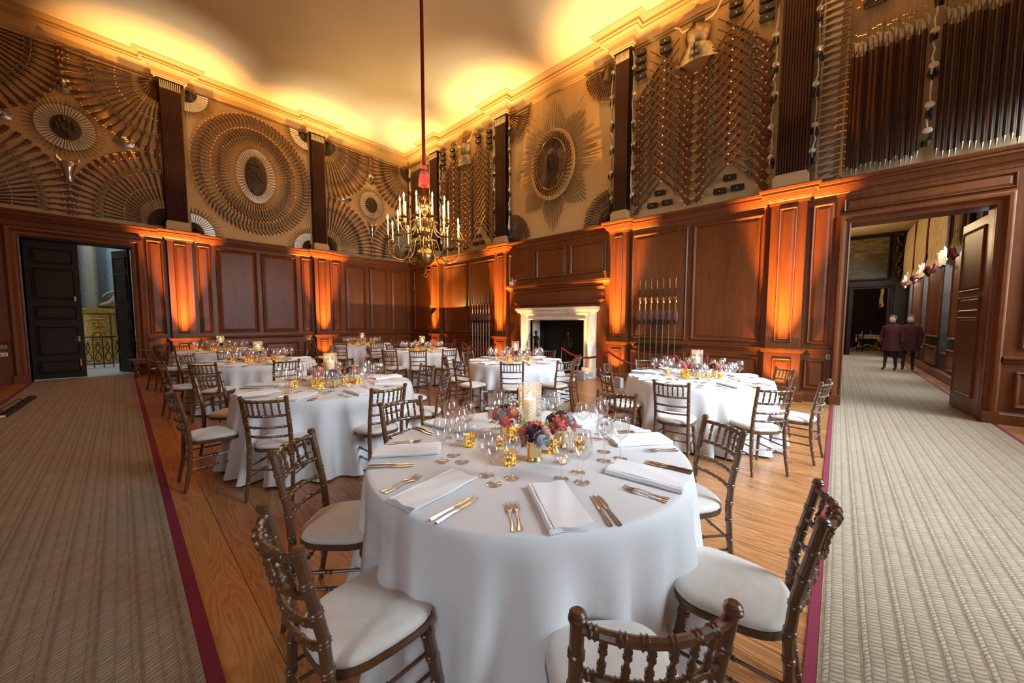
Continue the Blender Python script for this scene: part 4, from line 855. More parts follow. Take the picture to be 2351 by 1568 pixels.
for k, L in CHO.items():
    cx, cy_ = TC[k]
    for a, r, w in L:
        t = rad(a); put_chair(cx + cos(t) * (r - .262), cy_ + sin(t) * (r - .262), t + pi, 'bamboo-turned chair of the %s, %s' % (TW[k], w), k)
# ---------------------------------------------------------------- tables and cloths
def make_cloth(seed):
    random.seed(seed); n, m = 256, 26; R0 = .898; ph = [(random.uniform(0, 6.28), k) for k in (8, 13, 19, 25)]; am = [random.uniform(.6, 1) for _ in ph]
    V, Fc, U = [], [], []
    def f(t, s): 
        v = sum(a * sin(k * t + p + .5 * sin(3 * t + p)) for a, (p, k) in zip(am, ph)) / 2.2
        return v + .35 * sin(31 * t + seed) * s
    rows = []
    for r in (.0001, .3, .6, .8, .87, .89): rows.append([(r * cos(2 * pi * i / n), r * sin(2 * pi * i / n), .765) for i in range(n)])
    for j in range(m + 1):
        s = j / m; row = []
        for i in range(n):
            t = 2 * pi * i / n; g_ = f(t, s); fold = (s ** 1.1)
            r = R0 + .012 * sin(min(s * 12, 1) * pi / 2) + .045 * s + fold * .105 * math.copysign(abs(g_) ** .8, g_) + (.03 * s * s)
            z = .765 - (.006 if j == 0 else .010) - s * .735 + (.012 * g_ if j == m else 0)
            row.append((r * cos(t + .03 * g_ * s), r * sin(t + .03 * g_ * s), max(z, .014)))
        rows.append(row)
    N = len(rows); b = MB(); uvr = [0]
    for a in range(1, N): uvr.append(uvr[-1] + math.dist(rows[a][0], rows[a - 1][0]))
    fs, us = [], []
    for a in range(N - 1):
        for i in range(n):
            k = (i + 1) % n; fs.append([a * n + i, a * n + k, (a + 1) * n + k, (a + 1) * n + i])
            if a < 6: us.append([(rows[q][w][0], rows[q][w][1]) for q, w in ((a, i), (a, k), (a + 1, k), (a + 1, i))])
            else: us.append([(w / n * 5.7, uvr[q]) for q, w in ((a, i), (a, i + 1), (a + 1, i + 1), (a + 1, i))])
    b.add([p for r in rows for p in r], fs, None, us)
    return b
for q, (k, (x, y)) in enumerate(TC.items()):
    o = make_cloth(q + 3).build('tablecloth', 'cloth', None, 80, (x, y, 0)); tag(o, 'pale grey linen cloth to the floor over the ' + TW[k], 'tablecloth', 'cloths of the eight round tables')
    tt = thing('round_table', 'round banquet table under its cloth, the ' + TW[k], 'table', (x, y, 0), 0, 'round banquet tables')
    MB().lathe([(0, .735), (.885, .735), (.885, .758), (0, .758)], 48).build('table_top', 'batten', tt, 30)
    for s_ in range(4): MB().tube([(cos(s_ * pi / 2) * .6, sin(s_ * pi / 2) * .6, 0.0), (cos(s_ * pi / 2) * .6, sin(s_ * pi / 2) * .6, .735)], .016, 8).build('leg', 'iron', tt)
# ---------------------------------------------------------------- tableware prototypes
ZT = .766
def wine_glass(rb, h, bowl, name):
    rb, h, bowl = rb * 1.07, h * 1.06, bowl * 1.08
    st = h - bowl
    prof = [(.0, .0025), (.036, .001), (.037, .002), (.030, .004), (.012, .008), (.005, .016), (.0036, .03), (.0036, st - .02), (.0050, st - .006), (.013, st + .003), (rb * .72, st + bowl * .16), (rb * .95, st + bowl * .32), (rb, st + bowl * .45), (rb * .95, st + bowl * .68), (rb * .82, st + bowl * .88), (rb * .74, h), (rb * .72, h)]
    return MB().lathe(prof, 24).build(name, 'glass', None, 80, recalc=False)
gl = [wine_glass(.046, .232, .125, 'wine_glass'), wine_glass(.041, .215, .112, 'wine_glass'), wine_glass(.044, .205, .105, 'wine_glass')]
def fork_mb():
    b = MB(); L = [(-.098, .0085, .004), (-.09, .010, .0035), (-.06, .0055, .002), (-.02, .003, .004), (.02, .0032, .009), (.038, .010, .008), (.052, .0125, .005)]
    b.rings([[(x, y * w, z + d) for y, d in ((-1, 0), (-.5, .0014), (.5, .0014), (1, 0), (.5, -.0012), (-.5, -.0012))] for x, w, z in L], None, True, True)
    for q in (-1, -.34, .34, 1): b.tube([(.050, q * .0098, .0048), (.075, q * .0098, .0035), (.100, q * .0092, .011)], [.0018, .0017, .001], 5)
    return b
def knife_mb(s=1):
    b = MB(); L = [(-.118, .008, .0045), (-.105, .0085, .0045), (-.04, .0058, .0042), (-.005, .0055, .004), (.0, .007, .003), (.03, .0105, .0014), (.085, .010, .0012), (.108, .005, .0012), (.118, .001, .001)]
    b.rings([[(x * s, (y * w - (w * .25 if x > .02 else 0)) * s, .0045 + d * t) for y, d in ((-1, 0), (-.5, 1), (.5, 1), (1, 0), (.5, -1), (-.5, -1))] for x, w, t in L], None, True, True)
    return b
fk = fork_mb().build('fork', 'silver'); kn = knife_mb().build('knife', 'silver')
def napkin_mb(seed):
    random.seed(seed); b = MB(); L, Wd = .36, .152
    for k in range(4):                                   # four folded layers, slightly fanned
        off = (k - 1.5) * .006; rows = []
        for i in range(25):
            x = L * (i / 24 - .5); r = []
            for j in range(9):
                y = Wd * (j / 8 - .5) + off; z = .0035 + k * .0052 + .0022 * sin(x * 24 + k + seed) * (j / 8) + .0018 * sin(y * 60 + x * 20 + seed)
                r.append((x + .004 * sin(j + k + seed), y, max(z, .001)))
            rows.append(r)
        top = [[(x, y, z + .004) for x, y, z in r] for r in rows]
        V = [p for r in rows for p in r] + [p for r in top for p in r]; n = 9; N = 25 * 9; F_ = []
        for i in range(24):
            for j in range(8): a = i * n + j; F_ += [[a, a + 1, a + n + 1, a + n], [N + a, N + a + n, N + a + n + 1, N + a + 1]]
        for i in range(24): a = i * n; F_ += [[a, a + n, N + a + n, N + a], [a + 8, N + a + 8, N + a + n + 8, a + n + 8]]
        for j in range(8): a = 24 * n + j; F_ += [[j, N + j, N + j + 1, j + 1], [a, a + 1, N + a + 1, N + a]]
        b.add(V, F_)
    # rolled fold along one long edge
    b.tube([(-L / 2 + L * i / 12, -Wd / 2 - .001, .012 + .0015 * sin(i + seed)) for i in range(13)], .0115, 10, sy=.9)
    return b
nap = [napkin_mb(k).build('napkin', 'napkin', None, 50) for k in range(2)]
def hurricane():
    o = thing('hurricane_lantern', 'x', 'candle'); MB().lathe([(.055, 0), (.071, .006), (.073, .05), (.073, .36), (.075, .368), (.071, .368)], 48, uvs=True).build('glass_cylinder', 'cut_glass', o, 60, recalc=False)
    c = MB().lathe([(0, .004), (.040, .004), (.041, .26), (.037, .272), (.030, .266), (0, .258)], 24).build('pillar_candle', 'wax', o, 50)
    MB().lathe([(0, .264), (.007, .272), (.009, .285), (.005, .305), (0, .322)], 10).build('flame', 'flame', c)
    return o
hu = hurricane()
def votive_holder():
    o = thing('votive_holder', 'x', 'candle holder'); MB().lathe([(0, 0), (.027, 0), (.029, .006), (.034, .070), (.035, .073), (.032, .073), (.028, .02), (0, .02)], 24, uvs=True).build('cup', 'votive', o, 50)
    MB().lathe([(0, .02), (.024, .02), (.024, .044), (0, .044)], 14).build('tealight', 'wax', o, 40); MB().lathe([(0, .046), (.004, .052), (0, .066)], 8).build('flame', 'flame', o)
    return o
vo = votive_holder()
def globe_light():
    o = thing('glass_votive', 'x', 'candle holder'); MB().lathe([(0, 0), (.030, 0), (.042, .02), (.040, .045), (.028, .06), (.020, .066)], 20).build('glass_bowl', 'glass', o, 60, recalc=False)
    MB().lathe([(0, .003), (.019, .003), (.019, .026), (0, .026)], 14).build('tealight', 'wax', o, 40); return o
gb = globe_light()
def rose(b, c, r, d, seed):
    random.seed(seed); d = Vector(d).normalized(); q = d.to_track_quat('Z', 'Y')
    T = lambda x, y, z: tuple(Vector(c) + q @ Vector((x, y, z)))
    b.lathe([(0, -.5 * r), (.5 * r, -.4 * r), (.72 * r, 0), (.55 * r, .35 * r), (0, .42 * r)], 12, T=T)
    for layer in range(5):
        R = r * (.28 + .18 * layer); n = 4 + layer
        for i in range(n):
            t0 = 2 * pi * (i + .5 * (layer % 2)) / n + seed; wd = 2 * pi / n * .75; rows = []
            for k in range(5):
                s = k / 4; hgt = r * (-.25 + s * (.95 - .13 * layer)); rr = R * (.55 + .45 * sin(s * pi * .62)) + (.10 * r * s ** 3 * layer * .5)
                rows.append([T(rr * cos(t0 + wd * (j / 4 - .5)), rr * sin(t0 + wd * (j / 4 - .5)), hgt - .05 * r * abs(j - 2) * s) for j in range(5)])
            b.rings(rows, None, closed=False)
def bouquet(seed):
    random.seed(seed * 7 + 1); o = thing('flower_vase', 'x', 'flower arrangement')
    MB().lathe([(0, 0), (.047, 0), (.048, .006), (.043, .012), (.042, .018), (.039, .022), (.038, .10), (.040, .106), (.037, .106), (.034, .03), (0, .03)], 32).build('vase', 'gold_vase', o, 35)
    cols = ['petal_dusty', 'petal_coral', 'petal_plum', 'petal_peach', 'petal_dusty', 'petal_plum', 'petal_coral', 'petal_grey', 'petal_dusty']
    dirs = [(0, 0, 1), (.8, 0, .65), (.25, .8, .6), (-.7, .5, .6), (-.7, -.5, .55), (.25, -.85, .55), (.95, .5, .1), (-.9, .05, .1), (.6, -.8, .05)]
    k0 = seed % 5
    for i, d in enumerate(dirs):
        d = Vector(d).normalized(); c = Vector((0, 0, .130)) + Vector((d.x * .075, d.y * .075, d.z * .06)); b = MB(); rose(b, c, random.uniform(.036, .044), d, seed * 10 + i); b.build('rose', cols[(i + k0) % 9], o, 60, recalc=False)
    b = MB()
    for i in range(7):
        t = random.uniform(0, 6.28); p = Vector((cos(t) * .07, sin(t) * .07, .10)); e = p + Vector((cos(t) * .05, sin(t) * .05, random.uniform(-.02, .04))); s_ = Vector((-sin(t), cos(t), 0)) * .014; m = p.lerp(e, .5) + Vector((0, 0, .008))
        b.add([p, m + s_, e, m - s_], [[0, 1, 2], [0, 2, 3]])
    b.build('leaves', 'leaf', o, 0, recalc=False)
    for i in range(5):
        t = random.uniform(0, 6.28); e = Vector((cos(t) * .07, sin(t) * .07, random.uniform(.19, .23))); b = MB(); b.tube([(0, 0, .10), tuple(e * .75 + Vector((0, 0, .03))), tuple(e)], .0018, 5); b.lathe([(0, -.010), (.008, -.005), (.0085, .004), (.003, .012), (0, .014)], 8, tuple(e)); b.build('bud', 'bud', o)
    return o
bq = [bouquet(1), bouquet(2)]
us = {}
def spawn(proto, loc, rz, label, cat, group):
    if proto.name in us: o = dup(proto)
    else: us[proto.name] = 1; o = proto
    o.location = loc; o.rotation_euler = (0, 0, rz); return tag(o, label, cat, group)
CV1 = ['left edge', 'lower left', 'nearest the camera', 'lower right', 'right edge', 'upper right', 'far side', 'upper left']
for k, (cx, cy_) in TC.items():
    w = TW[k]; random.seed(k); off = {'T1': -175, 'T2': -178, 'T3': -172, 'T4': -175, 'T5': -180, 'T6': -165, 'T7': -178, 'T8': -175}[k]; view = math.degrees(math.atan2(-cy_, -cx))
    place_n = ['place nearest the camera', 'first place anticlockwise of nearest', 'second place anticlockwise of nearest', 'third place anticlockwise of nearest', 'place farthest from the camera', 'third place clockwise of nearest', 'second place clockwise of nearest', 'first place clockwise of nearest']
    for i in range(8):
        a = off + 45 * i; t = rad(a); R = Vector((cos(t), sin(t))); Tn = Vector((-sin(t), cos(t)))
        seat = place_n[round(((a - view) % 360) / 45) % 8]
        def P(r, s_): q = Vector((cx, cy_)) + R * r + Tn * s_; return (q.x, q.y, ZT)
        spawn(nap[i % 2], P(.705, random.uniform(-.01, .01)), t + rad(random.uniform(-4, 4)), 'folded white napkin, %s, %s' % (seat, w), 'napkin', 'napkins of the ' + w)
        for j, s_ in enumerate((-.165, -.193)): spawn(fk, P(.755, s_), t + pi + rad(random.uniform(-3, 3)), '%s fork, %s, %s' % (('inner', 'outer')[j], seat, w), 'fork', 'forks of the ' + w)
        for j, s_ in enumerate((.168, .198)): spawn(kn, P(.755, s_), t + pi + rad(random.uniform(-3, 3)), '%s knife, %s, %s' % (('inner', 'outer')[j], seat, w), 'knife', 'knives of the ' + w)
        for j, (r, da) in enumerate(((.53, 17), (.455, 9), (.43, 25))):
            tt = rad(a + da + random.uniform(-1.5, 1.5)); r += random.uniform(-.012, .012)
            spawn(gl[j], (cx + r * cos(tt), cy_ + r * sin(tt), ZT), 0, '%s wine glass, %s, %s' % (('large front', 'medium left', 'smaller right')[j], seat, w), 'wine glass', 'wine glasses of the ' + w)
    v = rad(view)
    def Q(r, d): return (cx + r * cos(v + rad(d)), cy_ + r * sin(v + rad(d)), ZT)
    spawn(hu, Q(.10, 178), 0, 'tall cut glass hurricane lantern with a lit cream pillar candle, ' + w, 'candle', 'hurricane lanterns')
    spawn(bq[0], Q(.20, 8), v, 'brass vase of dusky and coral roses before the lantern, ' + w, 'flower arrangement', 'flower vases of the ' + w)
    spawn(bq[1], Q(.235, -140), v + 1, 'brass vase of plum and coral roses left of the lantern, ' + w, 'flower arrangement', 'flower vases of the ' + w)
    if k != 'T1': spawn(bq[0], Q(.235, 105), v + 2, 'brass vase of roses right of the lantern, ' + w, 'flower arrangement', 'flower vases of the ' + w)
    else: spawn(bq[1], Q(.19, 95), v + 2.4, 'brass vase of plum and coral roses right of the lantern, ' + w, 'flower arrangement', 'flower vases of the ' + w)
    for j, (r, d, nm) in enumerate(((.36, -90, 'leftmost'), (.29, -20, 'left of the front vase'), (.17, -75, 'between the left and front vases'), (.17, 55, 'right of the front vase'), (.30, 75, 'rightmost'), (.27, 165, 'behind the lantern'), (.15, -140, 'close left of the lantern'))):
        spawn(vo, Q(r, d), j, 'small mottled gold tealight glass %s, %s' % (nm, w), 'candle holder', 'gold tealight glasses of the ' + w)
    spawn(gb, Q(.30, 36), 0, 'small clear glass bowl tealight in front right, ' + w, 'candle holder', 'clear tealight bowls')
    spawn(gb, Q(.33, 200), 0, 'small clear glass bowl tealight at the back, ' + w, 'candle holder', 'clear tealight bowls')
    x, y, z = Q(.10, 178); light('POINT', (x, y, z + .335), 1.6, (1, .55, .2), shadow_soft_size=.006, name='candle_light')
# ---------------------------------------------------------------- chandelier
CHX, CHY = 3.9, 6.0
cd = thing('chandelier', 'brass two-tier candle chandelier hung from a red rope', 'chandelier', (CHX, CHY, 2.4))
def Z(z): return z - 2.4
b = MB().lathe([(0, Z(2.44)), (.012, Z(2.45)), (.012, Z(2.50)), (.03, Z(2.53)), (.012, Z(2.56)), (.02, Z(2.575)), (.09, Z(2.60)), (.15, Z(2.66)), (.175, Z(2.75)), (.15, Z(2.84)), (.09, Z(2.90)), (.035, Z(2.92)), (.03, Z(2.96)), (.07, Z(2.99)), (.085, Z(3.03)), (.04, Z(3.07)), (.03, Z(3.12)), (.07, Z(3.16)), (.09, Z(3.21)), (.06, Z(3.26)), (.03, Z(3.30)), (.06, Z(3.35)), (.075, Z(3.40)), (.045, Z(3.44)), (.025, Z(3.50)), (.05, Z(3.55)), (.095, Z(3.62)), (.10, Z(3.70)), (.06, Z(3.76)), (.02, Z(3.80)), (.045, Z(3.86)), (.02, Z(3.92)), (.012, Z(4.06)), (0, Z(4.07))], 28); b.build('brass_body', 'old_brass', cd, 50)
MB().tube([(.04 * cos(t * .55), 0, Z(2.40) + .04 * sin(t * .55)) for t in range(13)], .006, 6).build('ring', 'old_brass', cd)
b = MB()
for k in range(6):
    t = k * pi / 3; b.tube([(cos(t) * r, sin(t) * r, Z(z)) for r, z in ((.03, 3.80), (.12, 3.88), (.14, 3.78), (.10, 3.70), (.13, 3.62))], [.008, .011, .011, .008, .012], 6)
b.build('scroll_handles', 'old_brass', cd)
def tier(n, R, zc, zb, zs, ph):
    for i in range(n):
        t = 2 * pi * i / n + ph; P = [(.05, zs), (.12, zs + .07), (.22, zs + .05), (.27, zs - .08), (.31, zb + .10), (.40, zb), (.52, zb + .01), (R - .02, zb + .10), (R, zc - .06)] if R > .55 else [(.04, zs), (.09, zs + .06), (.17, zs + .03), (.20, zs - .08), (.24, zb + .05), (.31, zb), (R - .06, zb + .04), (R, zc - .08)]
        Q_ = [Vector((cos(t) * r, sin(t) * r, Z(z))) for r, z in P]; sm = []
        for j in range(len(Q_) - 1):
            p0, p1, p2, p3 = Q_[max(j - 1, 0)], Q_[j], Q_[j + 1], Q_[min(j + 2, len(Q_) - 1)]
            for s in range(5): x = s / 5; sm.append(.5 * ((2 * p1) + (p2 - p0) * x + (2 * p0 - 5 * p1 + 4 * p2 - p3) * x * x + (3 * p1 - p0 - 3 * p2 + p3) * x ** 3))
        sm.append(Q_[-1]); b = MB(); b.tube(sm, .0105, 8); b.lathe([(.016, -.008), (.018, 0), (.016, .008)], 8, tuple(sm[18]))
        c = Vector((cos(t) * .20, sin(t) * .20, Z(zs - .02))); b.tube([c + Vector((cos(t) * .055 * cos(a * .7), sin(t) * .055 * cos(a * .7), .055 * sin(a * .7))) * (1 - a * .07) for a in range(10)], .006, 5)
        ar = b.build('arm', 'old_brass', cd, 60)
        x, y = cos(t) * R, sin(t) * R
        MB().lathe([(.012, -.08), (.014, -.03), (.065, -.012), (.078, 0), (.07, .003), (.02, -.006), (.016, .02), (.022, .05), (.022, .06), (.014, .06)], 18, (x, y, Z(zc))).build('drip_pan', 'old_brass', ar, 50)
        c = MB().lathe([(0, .04), (.0135, .04), (.0125, .33), (.006, .335), (0, .335)], 10, (x, y, Z(zc))).build('candle', 'wax', cd, 40)
        MB().lathe([(0, .335), (.011, .35), (.015, .37), (.009, .405), (0, .43)], 8, (x, y, Z(zc))).build('flame', 'flame', c)
        light('POINT', (CHX + x, CHY + y, zc + .385), 11.0, (1, .62, .28), shadow_soft_size=.025, name='candle_light')
tier(10, .66, 3.02, 2.66, 2.99, .25); tier(10, .44, 3.40, 3.17, 3.38, .05)
rp = tag(MB().tube([(CHX, CHY, 4.05), (CHX, CHY, 8.6)], .032, 12).build('rope', 'red_rope', None, 50), 'long red velvet-covered rope the chandelier hangs from', 'rope')
ts = thing('rope_tassel', 'large red tassel at the foot of the chandelier rope', 'tassel', (CHX, CHY, 4.06))
MB().lathe([(.03, .38), (.055, .36), (.055, .32), (.035, .30), (.055, .28), (.08, .20), (.085, .17), (.075, .165), (.0, .165)], 20).build('tassel_head', 'tassel_red', ts)
b = MB()
for k in range(46): t = 2 * pi * k / 46; b.tube([(cos(t) * .072, sin(t) * .072, .175), (cos(t) * .092, sin(t) * .092, .08), (cos(t) * .098, sin(t) * .098, .0 + .006 * (k % 3))], .0085, 5)
b.build('fringe', 'tassel_red', ts)
# ---------------------------------------------------------------- torchere, uplighters and their light
TX, TY = 7.75, 11.62
to_ = thing('floor_lamp', 'slim brass uplighter floor lamp with a bowl shade near the corner', 'lamp', (TX, TY, 0))
MB().lathe([(0, 0), (.15, 0), (.15, .02), (.05, .04), (.02, .06), (.016, .9), (.014, 1.60), (.022, 1.64), (.014, 1.66)], 20).build('pole', 'iron', to_)
MB().lathe([(.014, 1.60), (.03, 1.66), (.05, 1.72), (.03, 1.76), (.05, 1.79), (.12, 1.86), (.18, 1.93), (.205, 2.01), (.21, 2.01), (.20, 2.00), (.17, 1.93), (.10, 1.86), (0, 1.82)], 28).build('bowl_shade', 'old_brass', to_)
MB().lathe([(0, 2.11), (.0155, 2.11), (.0155, 2.112), (0, 2.112)], 20).build('ceiling_shadow_disc', 'old_brass', to_); b = MB()  # invented disc over the bulb, casts a dark circle on the ceiling
for k in range(3): t = 2.1 * k; b.tube([(cos(t) * .014, sin(t) * .014, 2.11), (cos(t) * .05, sin(t) * .05, 1.84)], .0008, 4)
b.build('shadow_disc_support', 'old_brass', to_)  # wires holding the invented disc
light('POINT', (TX, TY, 1.995), 110, (1, .60, .16), shadow_soft_size=.005, name='floor_lamp_light')
light('SPOT', (TX, TY, 1.99), 900, (1, .66, .24), to=(TX, TY, 9), spot_size=rad(84), spot_blend=.9, shadow_soft_size=.004, name='floor_lamp_light')
def up_box(x, y, label, col='black', rz=0, s=1.0):
    o = thing('uplighter', label, 'uplighter', (x, y, 0), rz, 'floor uplighters'); MB().box((-.11 * s, -.07, 0), (.11 * s, .07, .13), None, .01).build('housing', col, o, 30); MB().box((-.09 * s, -.05, .13), (.09 * s, .05, .134)).build('led_panel', 'led_amber', o, 0)
pil = [('R', i, (a + c) / 2) for i, (a, c) in enumerate(PR)] + [('L', i, (a + c) / 2) for i, (a, c) in enumerate(PL)]
WH = {('R', 0): 'pilaster nearest the folded-leaf doorway', ('R', 1): 'pilaster right of the fireplace', ('R', 2): 'pilaster left of the fireplace', ('R', 3): 'pilaster nearest the room corner', ('L', 0): 'pilaster nearest the dark door', ('L', 1): 'second pilaster from the dark door'}
for side, i, u in pil:
    T = RW if side == 'R' else LW; x, y, _ = T(u, .62, 0); up_box(x, y, 'small black floor uplighter before the ' + WH[side, i], rz=pi / 2 if side == 'R' else 0)
    light('SPOT', (x, y, .16), 6000, AMBER, to=T(u, .30, 4.0), spot_size=rad(33), spot_blend=.9, shadow_soft_size=.03, name='uplighter_light')
    light('SPOT', (x, y, .20), 95, AMBER, to=T(u, .2, .85), spot_size=rad(75), spot_blend=.8, shadow_soft_size=.03, name='uplighter_light')
    light('SPOT', T(u, .60, 4.15), 430, GOLDL, to=T(u, 1.15, 9), spot_size=rad(54), spot_blend=1, shadow_soft_size=.05, name='ceiling_uplight')
for u, w in ((7.58, 'left'), (5.16, 'right')):
    x, y, _ = RW(u, .40, 0); up_box(x, y, 'small floor uplighter on the %s side of the hearth' % w, 'grey_plastic', pi / 2); light('SPOT', (x, y, .16), 420, (1, .55, .20), to=RW(u, .28, 1.6), spot_size=rad(34), spot_blend=.8, shadow_soft_size=.03, name='uplighter_light')
for x, y, w, rz in ((7.55, 3.78, 'white-ended battery pack beside the pilaster right of the fireplace', 1.2), (7.85, 4.98, 'stacked black and amber battery lights on the right of the hearth', 1.5)):
    o = thing('battery_light', w, 'lamp', (x, y, 0), rz); MB().box((-.12, -.05, 0), (.12, .05, .24), None, .012).build('case', 'grey_plastic', o, 30)
    for k in range(3): MB().box((-.10 + k * .07, -.056, .04), (-.05 + k * .07, -.05, .20)).build('lens', 'steel', o, 0)
# ---------------------------------------------------------------- rope barrier
def stanchion(x, y, label, h=.86):
    o = thing('barrier_post', label, 'barrier post', (x, y, 0), 0, 'rope barrier posts before the fireplace wall'); MB().lathe([(0, 0), (.10, 0), (.10, .012), (.02, .02), (.009, .03), (.009, h - .01), (0, h)], 14).build('post', 'steel', o); MB().tube([(0, -.015, h - .03), (0, .015, h - .03)], .012).build('eyelet', 'steel', o)
SX = 7.4; SYS = [(1.86, .90, 'rightmost, behind the table nearest the folded-leaf doorway'), (2.48, .86, 'second from right, behind the glasses'), (3.97, .86, 'right of the hearth'), (5.30, .87, 'before the right statue'), (7.72, .86, 'left of the hearth'), (9.29, .86, 'before the farther spear rack'), (9.70, .93, 'beside the farther spear rack'), (11.2, .80, 'nearest the floor lamp')]
for y, h, w in SYS: stanchion(SX, y, 'thin silver rope barrier post %s' % w, h)
for (y0, h0), (y1, h1), sag, w in (((1.86, .88), (2.48, .84), .22, 'behind the table nearest the folded-leaf doorway'), ((2.48, .84), (3.97, .84), .26, 'right of the fireplace pilaster'), ((3.97, .84), (5.30, .85), .20, 'before the right fireplace jamb'), ((7.72, .84), (9.29, .84), .24, 'before the farther spears'), ((9.70, .91), (11.2, .78), .26, 'towards the floor lamp')):
    b = MB(); b.tube([(SX, y0 + (y1 - y0) * k / 20, h0 + (h1 - h0) * k / 20 - sag * (1 - (k / 10 - 1) ** 2)) for k in range(21)], [.024 + .003 * (k % 2) for k in range(21)], 8); tag(b.build('barrier_rope', 'red_rope', None, 60), 'red velvet barrier rope ' + w, 'rope', 'red barrier ropes')
# ---------------------------------------------------------------- small fittings
o = thing('router', 'small white wireless box with two aerials on the left end of the mantel', 'router', RW(8.08, .26, 2.672)); MB().box((-.03, -.07, 0), (.03, .07, .14), None, .01).build('case', 'white_plastic', o, 30)
for s_ in (-.05, .05): MB().tube([(0, s_, .12), (0, s_, .27)], .008, 6).build('aerial', 'white_plastic', o)
def plate(T, u, z, w, h, mt, label, name='socket', n=.02):
    x = MB(); x.box((u - w / 2, n, z - h / 2), (u + w / 2, n + .015, z + h / 2), T, 0); o = tag(x.build(name, mt, None, 0), label, 'wall plate')
    b = MB(); b.box((u - w * .3, n + .015, z - h * .2), (u - w * .12, n + .017, z + h * .1), T); b.box((u + w * .12, n + .015, z - h * .2), (u + w * .3, n + .017, z + h * .1), T); b.build('holes', 'black', o, 0)
plate(RW, .10, .885, .10, .10, 'grey_plastic', 'grey wall plate on the oak beside the folded-leaf doorway'); plate(LW, -1.83, .89, .13, .085, 'grey_plastic', 'upper grey wall plate left of the dark double door'); plate(LW, -1.83, .71, .13, .085, 'white_plastic', 'lower pale wall plate with a green light left of the dark double door'); plate(LW, 4.52, .87, .12, .08, 'grey_plastic', 'grey wall plate below the panelling left of the second pilaster'); plate(LW, 7.7, .93, .08, .08, 'brass', 'small brass catch on the panel near the room corner', 'door_catch', .03)
tag(MB().box((XW - .06, 14.18, 2.93), (XW - .02, 14.26, 3.02), None, .01).build('sensor', 'white_plastic', None, 30), 'tiny white sensor on the oak near the room corner', 'sensor')
def lightbar(x, y, L, rz, label):
    o = thing('light_bar', label, 'light fitting', (x, y, .012), rz, 'black light bars on the brown carpet'); MB().box((-.05, -L / 2, 0), (.05, L / 2, .05), None, .01).build('housing', 'black', o, 30)
    b = MB()
    for k in range(5): b.lathe([(.026, 0), (.030, .012), (.022, .010), (0, .004)], 12, (0, -L * .4 + k * L * .2, .05))
    b.build('lens', 'steel', o); b = MB(); b.tube([(-.05, L * .3, .03), (-.09, L * .3, .07), (-.09, -L * .3, .07), (-.05, -L * .3, .03)], .007, 6); b.build('bracket', 'iron', o); MB().box((-.03, -L / 2 - .03, .01), (.03, -L / 2, .04)).build('end_cap', 'white_plastic', o, 0)
lightbar(-1.22, 10.6, 2.0, -.04, 'long black light bar lying on the brown carpet, nearer the chairs'); lightbar(-1.42, 9.55, 1.3, -.02, 'shorter black light bar at the left edge of the photograph')
bn = thing('bench', 'low dark oak bench against the panelling beside the dark door', 'bench', (.50, 14.05, 0))
MB().box((-.40, -.17, .45), (.42, .17, .49), None, .008).build('seat', 'oak', bn, 30); MB().box((-.33, -.13, .36), (.36, .13, .45)).build('apron', 'oak', bn, 0)
for x in (-.28, .30):
    for y in (-.11, .11): MB().lathe([(.04, 0), (.04, .08), (.025, .10), (.04, .18), (.045, .24), (.03, .30), (.045, .33), (.045, .40)], 14, (x, y, 0)).build('leg', 'oak', bn)
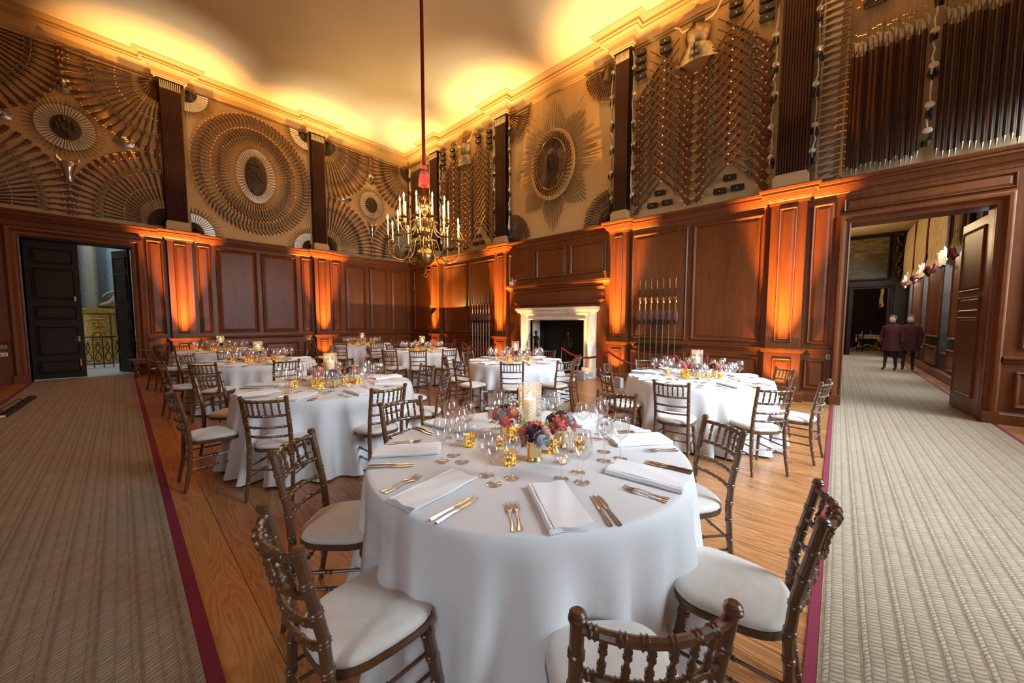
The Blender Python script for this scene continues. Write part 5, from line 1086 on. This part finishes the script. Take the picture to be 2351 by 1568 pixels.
# ---------------------------------------------------------------- figures
def body(name, J, E, mt, parent=None, sub=2):
    me = bpy.data.meshes.new(name); ks = list(J); me.from_pydata([J[k][0] for k in ks], [(ks.index(a), ks.index(c)) for a, c in E], []); o = bpy.data.objects.new(name, me); COL.objects.link(o); me.materials.append(M[mt])
    md = o.modifiers.new('skin', 'SKIN'); md.use_smooth_shade = True
    for i, k in enumerate(ks): r = J[k][1]; v = me.skin_vertices[0].data[i]; v.radius = r if isinstance(r, tuple) else (r, r); v.use_root = (k == 'pelvis')
    sd = o.modifiers.new('sub', 'SUBSURF'); sd.levels = sub; sd.render_levels = sub
    if parent: o.parent = parent
    return o
def human(s=1.0, arms='down', stride=.0, broad=1.0):
    J = {'pelvis': ((0, 0, .93), (.15 * broad, .11)), 'waist': ((0, 0, 1.08), (.135 * broad, .10)), 'chest': ((0, 0, 1.28), (.16 * broad, .115)), 'neckb': ((0, .0, 1.45), (.085, .07)), 'neck': ((0, .01, 1.53), .052), 'headb': ((0, .015, 1.58), (.07, .08)), 'head': ((0, .02, 1.66), (.078, .095)), 'crown': ((0, .015, 1.74), (.06, .07))}
    E = [('pelvis', 'waist'), ('waist', 'chest'), ('chest', 'neckb'), ('neckb', 'neck'), ('neck', 'headb'), ('headb', 'head'), ('head', 'crown')]
    for q, sg in (('l', 1), ('r', -1)):
        up = arms == 'up' and sg > 0
        J.update({'sh' + q: ((sg * .18, 0, 1.41), .055), 'el' + q: ((sg * .25, -.03, 1.13) if not up else (sg * .36, .06, 1.30), .040), 'wr' + q: ((sg * .24, .05, .90) if not up else (sg * .44, .12, 1.55), .027), 'ha' + q: ((sg * .235, .07, .80) if not up else (sg * .45, .14, 1.64), .030),
                  'hip' + q: ((sg * .09, 0, .86), .085), 'kn' + q: ((sg * .10, .02 + sg * stride * .5, .48), .055), 'an' + q: ((sg * .11, sg * stride, .09), .036), 'to' + q: ((sg * .12, .14 + sg * stride, .035), .034)})
        E += [('neckb', 'sh' + q), ('sh' + q, 'el' + q), ('el' + q, 'wr' + q), ('wr' + q, 'ha' + q), ('pelvis', 'hip' + q), ('hip' + q, 'kn' + q), ('kn' + q, 'an' + q), ('an' + q, 'to' + q)]
    return {k: (tuple(c * s for c in p), tuple(x * s for x in r) if isinstance(r, tuple) else r * s) for k, (p, r) in J.items()}, E
for (u, w, arm) in ((7.12, 'left', 'up'), (5.92, 'right', 'down')):
    x, y, _ = RW(u, .12, 0); st = thing('andiron_statue', 'dark bronze standing figure on a pedestal on the %s side of the hearth' % w, 'statue', (x, y, .025), pi / 2 + .2)
    MB().lathe([(.16, 0), (.16, .06), (.10, .10), (.07, .20), (.11, .28), (.13, .33), (.13, .37), (0, .37)], 16).build('pedestal', 'bronze', st)
    J, E = human(.46, arm, .04, 1.1); f = body('bronze_figure', J, E, 'bronze', st); f.location = (0, 0, .36)
    MB().lathe([(.05, 1.12), (.055, 1.15), (.04, 1.19), (.012, 1.22), (0, 1.25)], 10, (0, .01, 0)).build('headdress', 'bronze', st)
for i, (x, y, rz, w) in enumerate(((16.15, -1.30, 1.2, 'nearer the carpet middle'), (16.5, -1.72, 1.5, 'nearer the windows'))):
    p = thing('person', 'person in a dark red coat standing in the next room, ' + w, 'person', (x, y, .012), rz); J, E = human(.98, 'down', .08); f = body('body', J, E, 'dark_cloth', p)
    b = MB(); b.rings([[(cos(t * pi / 8) * rx, sin(t * pi / 8) * ry, z) for t in range(16)] for z, rx, ry in ((.62, .25, .19), (.95, .20, .15), (1.10, .175, .135), (1.28, .21, .15), (1.40, .19, .12), (1.46, .09, .08))]); b.build('coat', 'coat_red', p, 70)
    for s_ in (1, -1): MB().tube([(s_ * .17, 0, 1.38), (s_ * .25, -.03, 1.10), (s_ * .235, .05, .90)], [.072, .060, .045], 10).build('sleeve', 'coat_red', p, 70)
    MB().lathe([(0, -.11), (.07, -.08), (.082, 0), (.06, .08), (0, .11)], 14, (0, .045, 1.61), sy=.75).build('face', 'skin', p, 70)
    MB().lathe([(0, -.09), (.085, -.06), (.097, .02), (.07, .09), (0, .115)], 14, (0, -.005, 1.65)).build('hair', 'grey_hair', p, 70)
for i, (y, w) in enumerate(((-1.0, 'right'), (-.78, 'left'))):
    o = thing('barrier_post', 'dark barrier post before the gilt side table, the %s one' % w, 'barrier post', (25.4, y, 0)); MB().tube([(0, 0, .1), (0, 0, .95)], .025, 8).build('post', 'iron', o)
    b = MB()
    for k in range(3): t = k * 2.1; b.tube([(0, 0, .22), (cos(t) * .12, sin(t) * .12, .12), (cos(t) * .26, sin(t) * .26, .02)], .018, 6)
    b.build('feet', 'iron', o)
tag(MB().tube([(25.4, -1.0 + .22 * k / 8, .90 - .16 * (1 - (k / 4 - 1) ** 2)) for k in range(9)], .025, 8).build('barrier_rope', 'red_rope'), 'short red rope between the dark posts of the far room', 'rope')
light('POINT', (26, 0.8, 3.2), 60, (1, .7, .4), shadow_soft_size=.3, name='far_room_light')  # warm point light in the far room, no fixture built
bpy.context.view_layer.update()
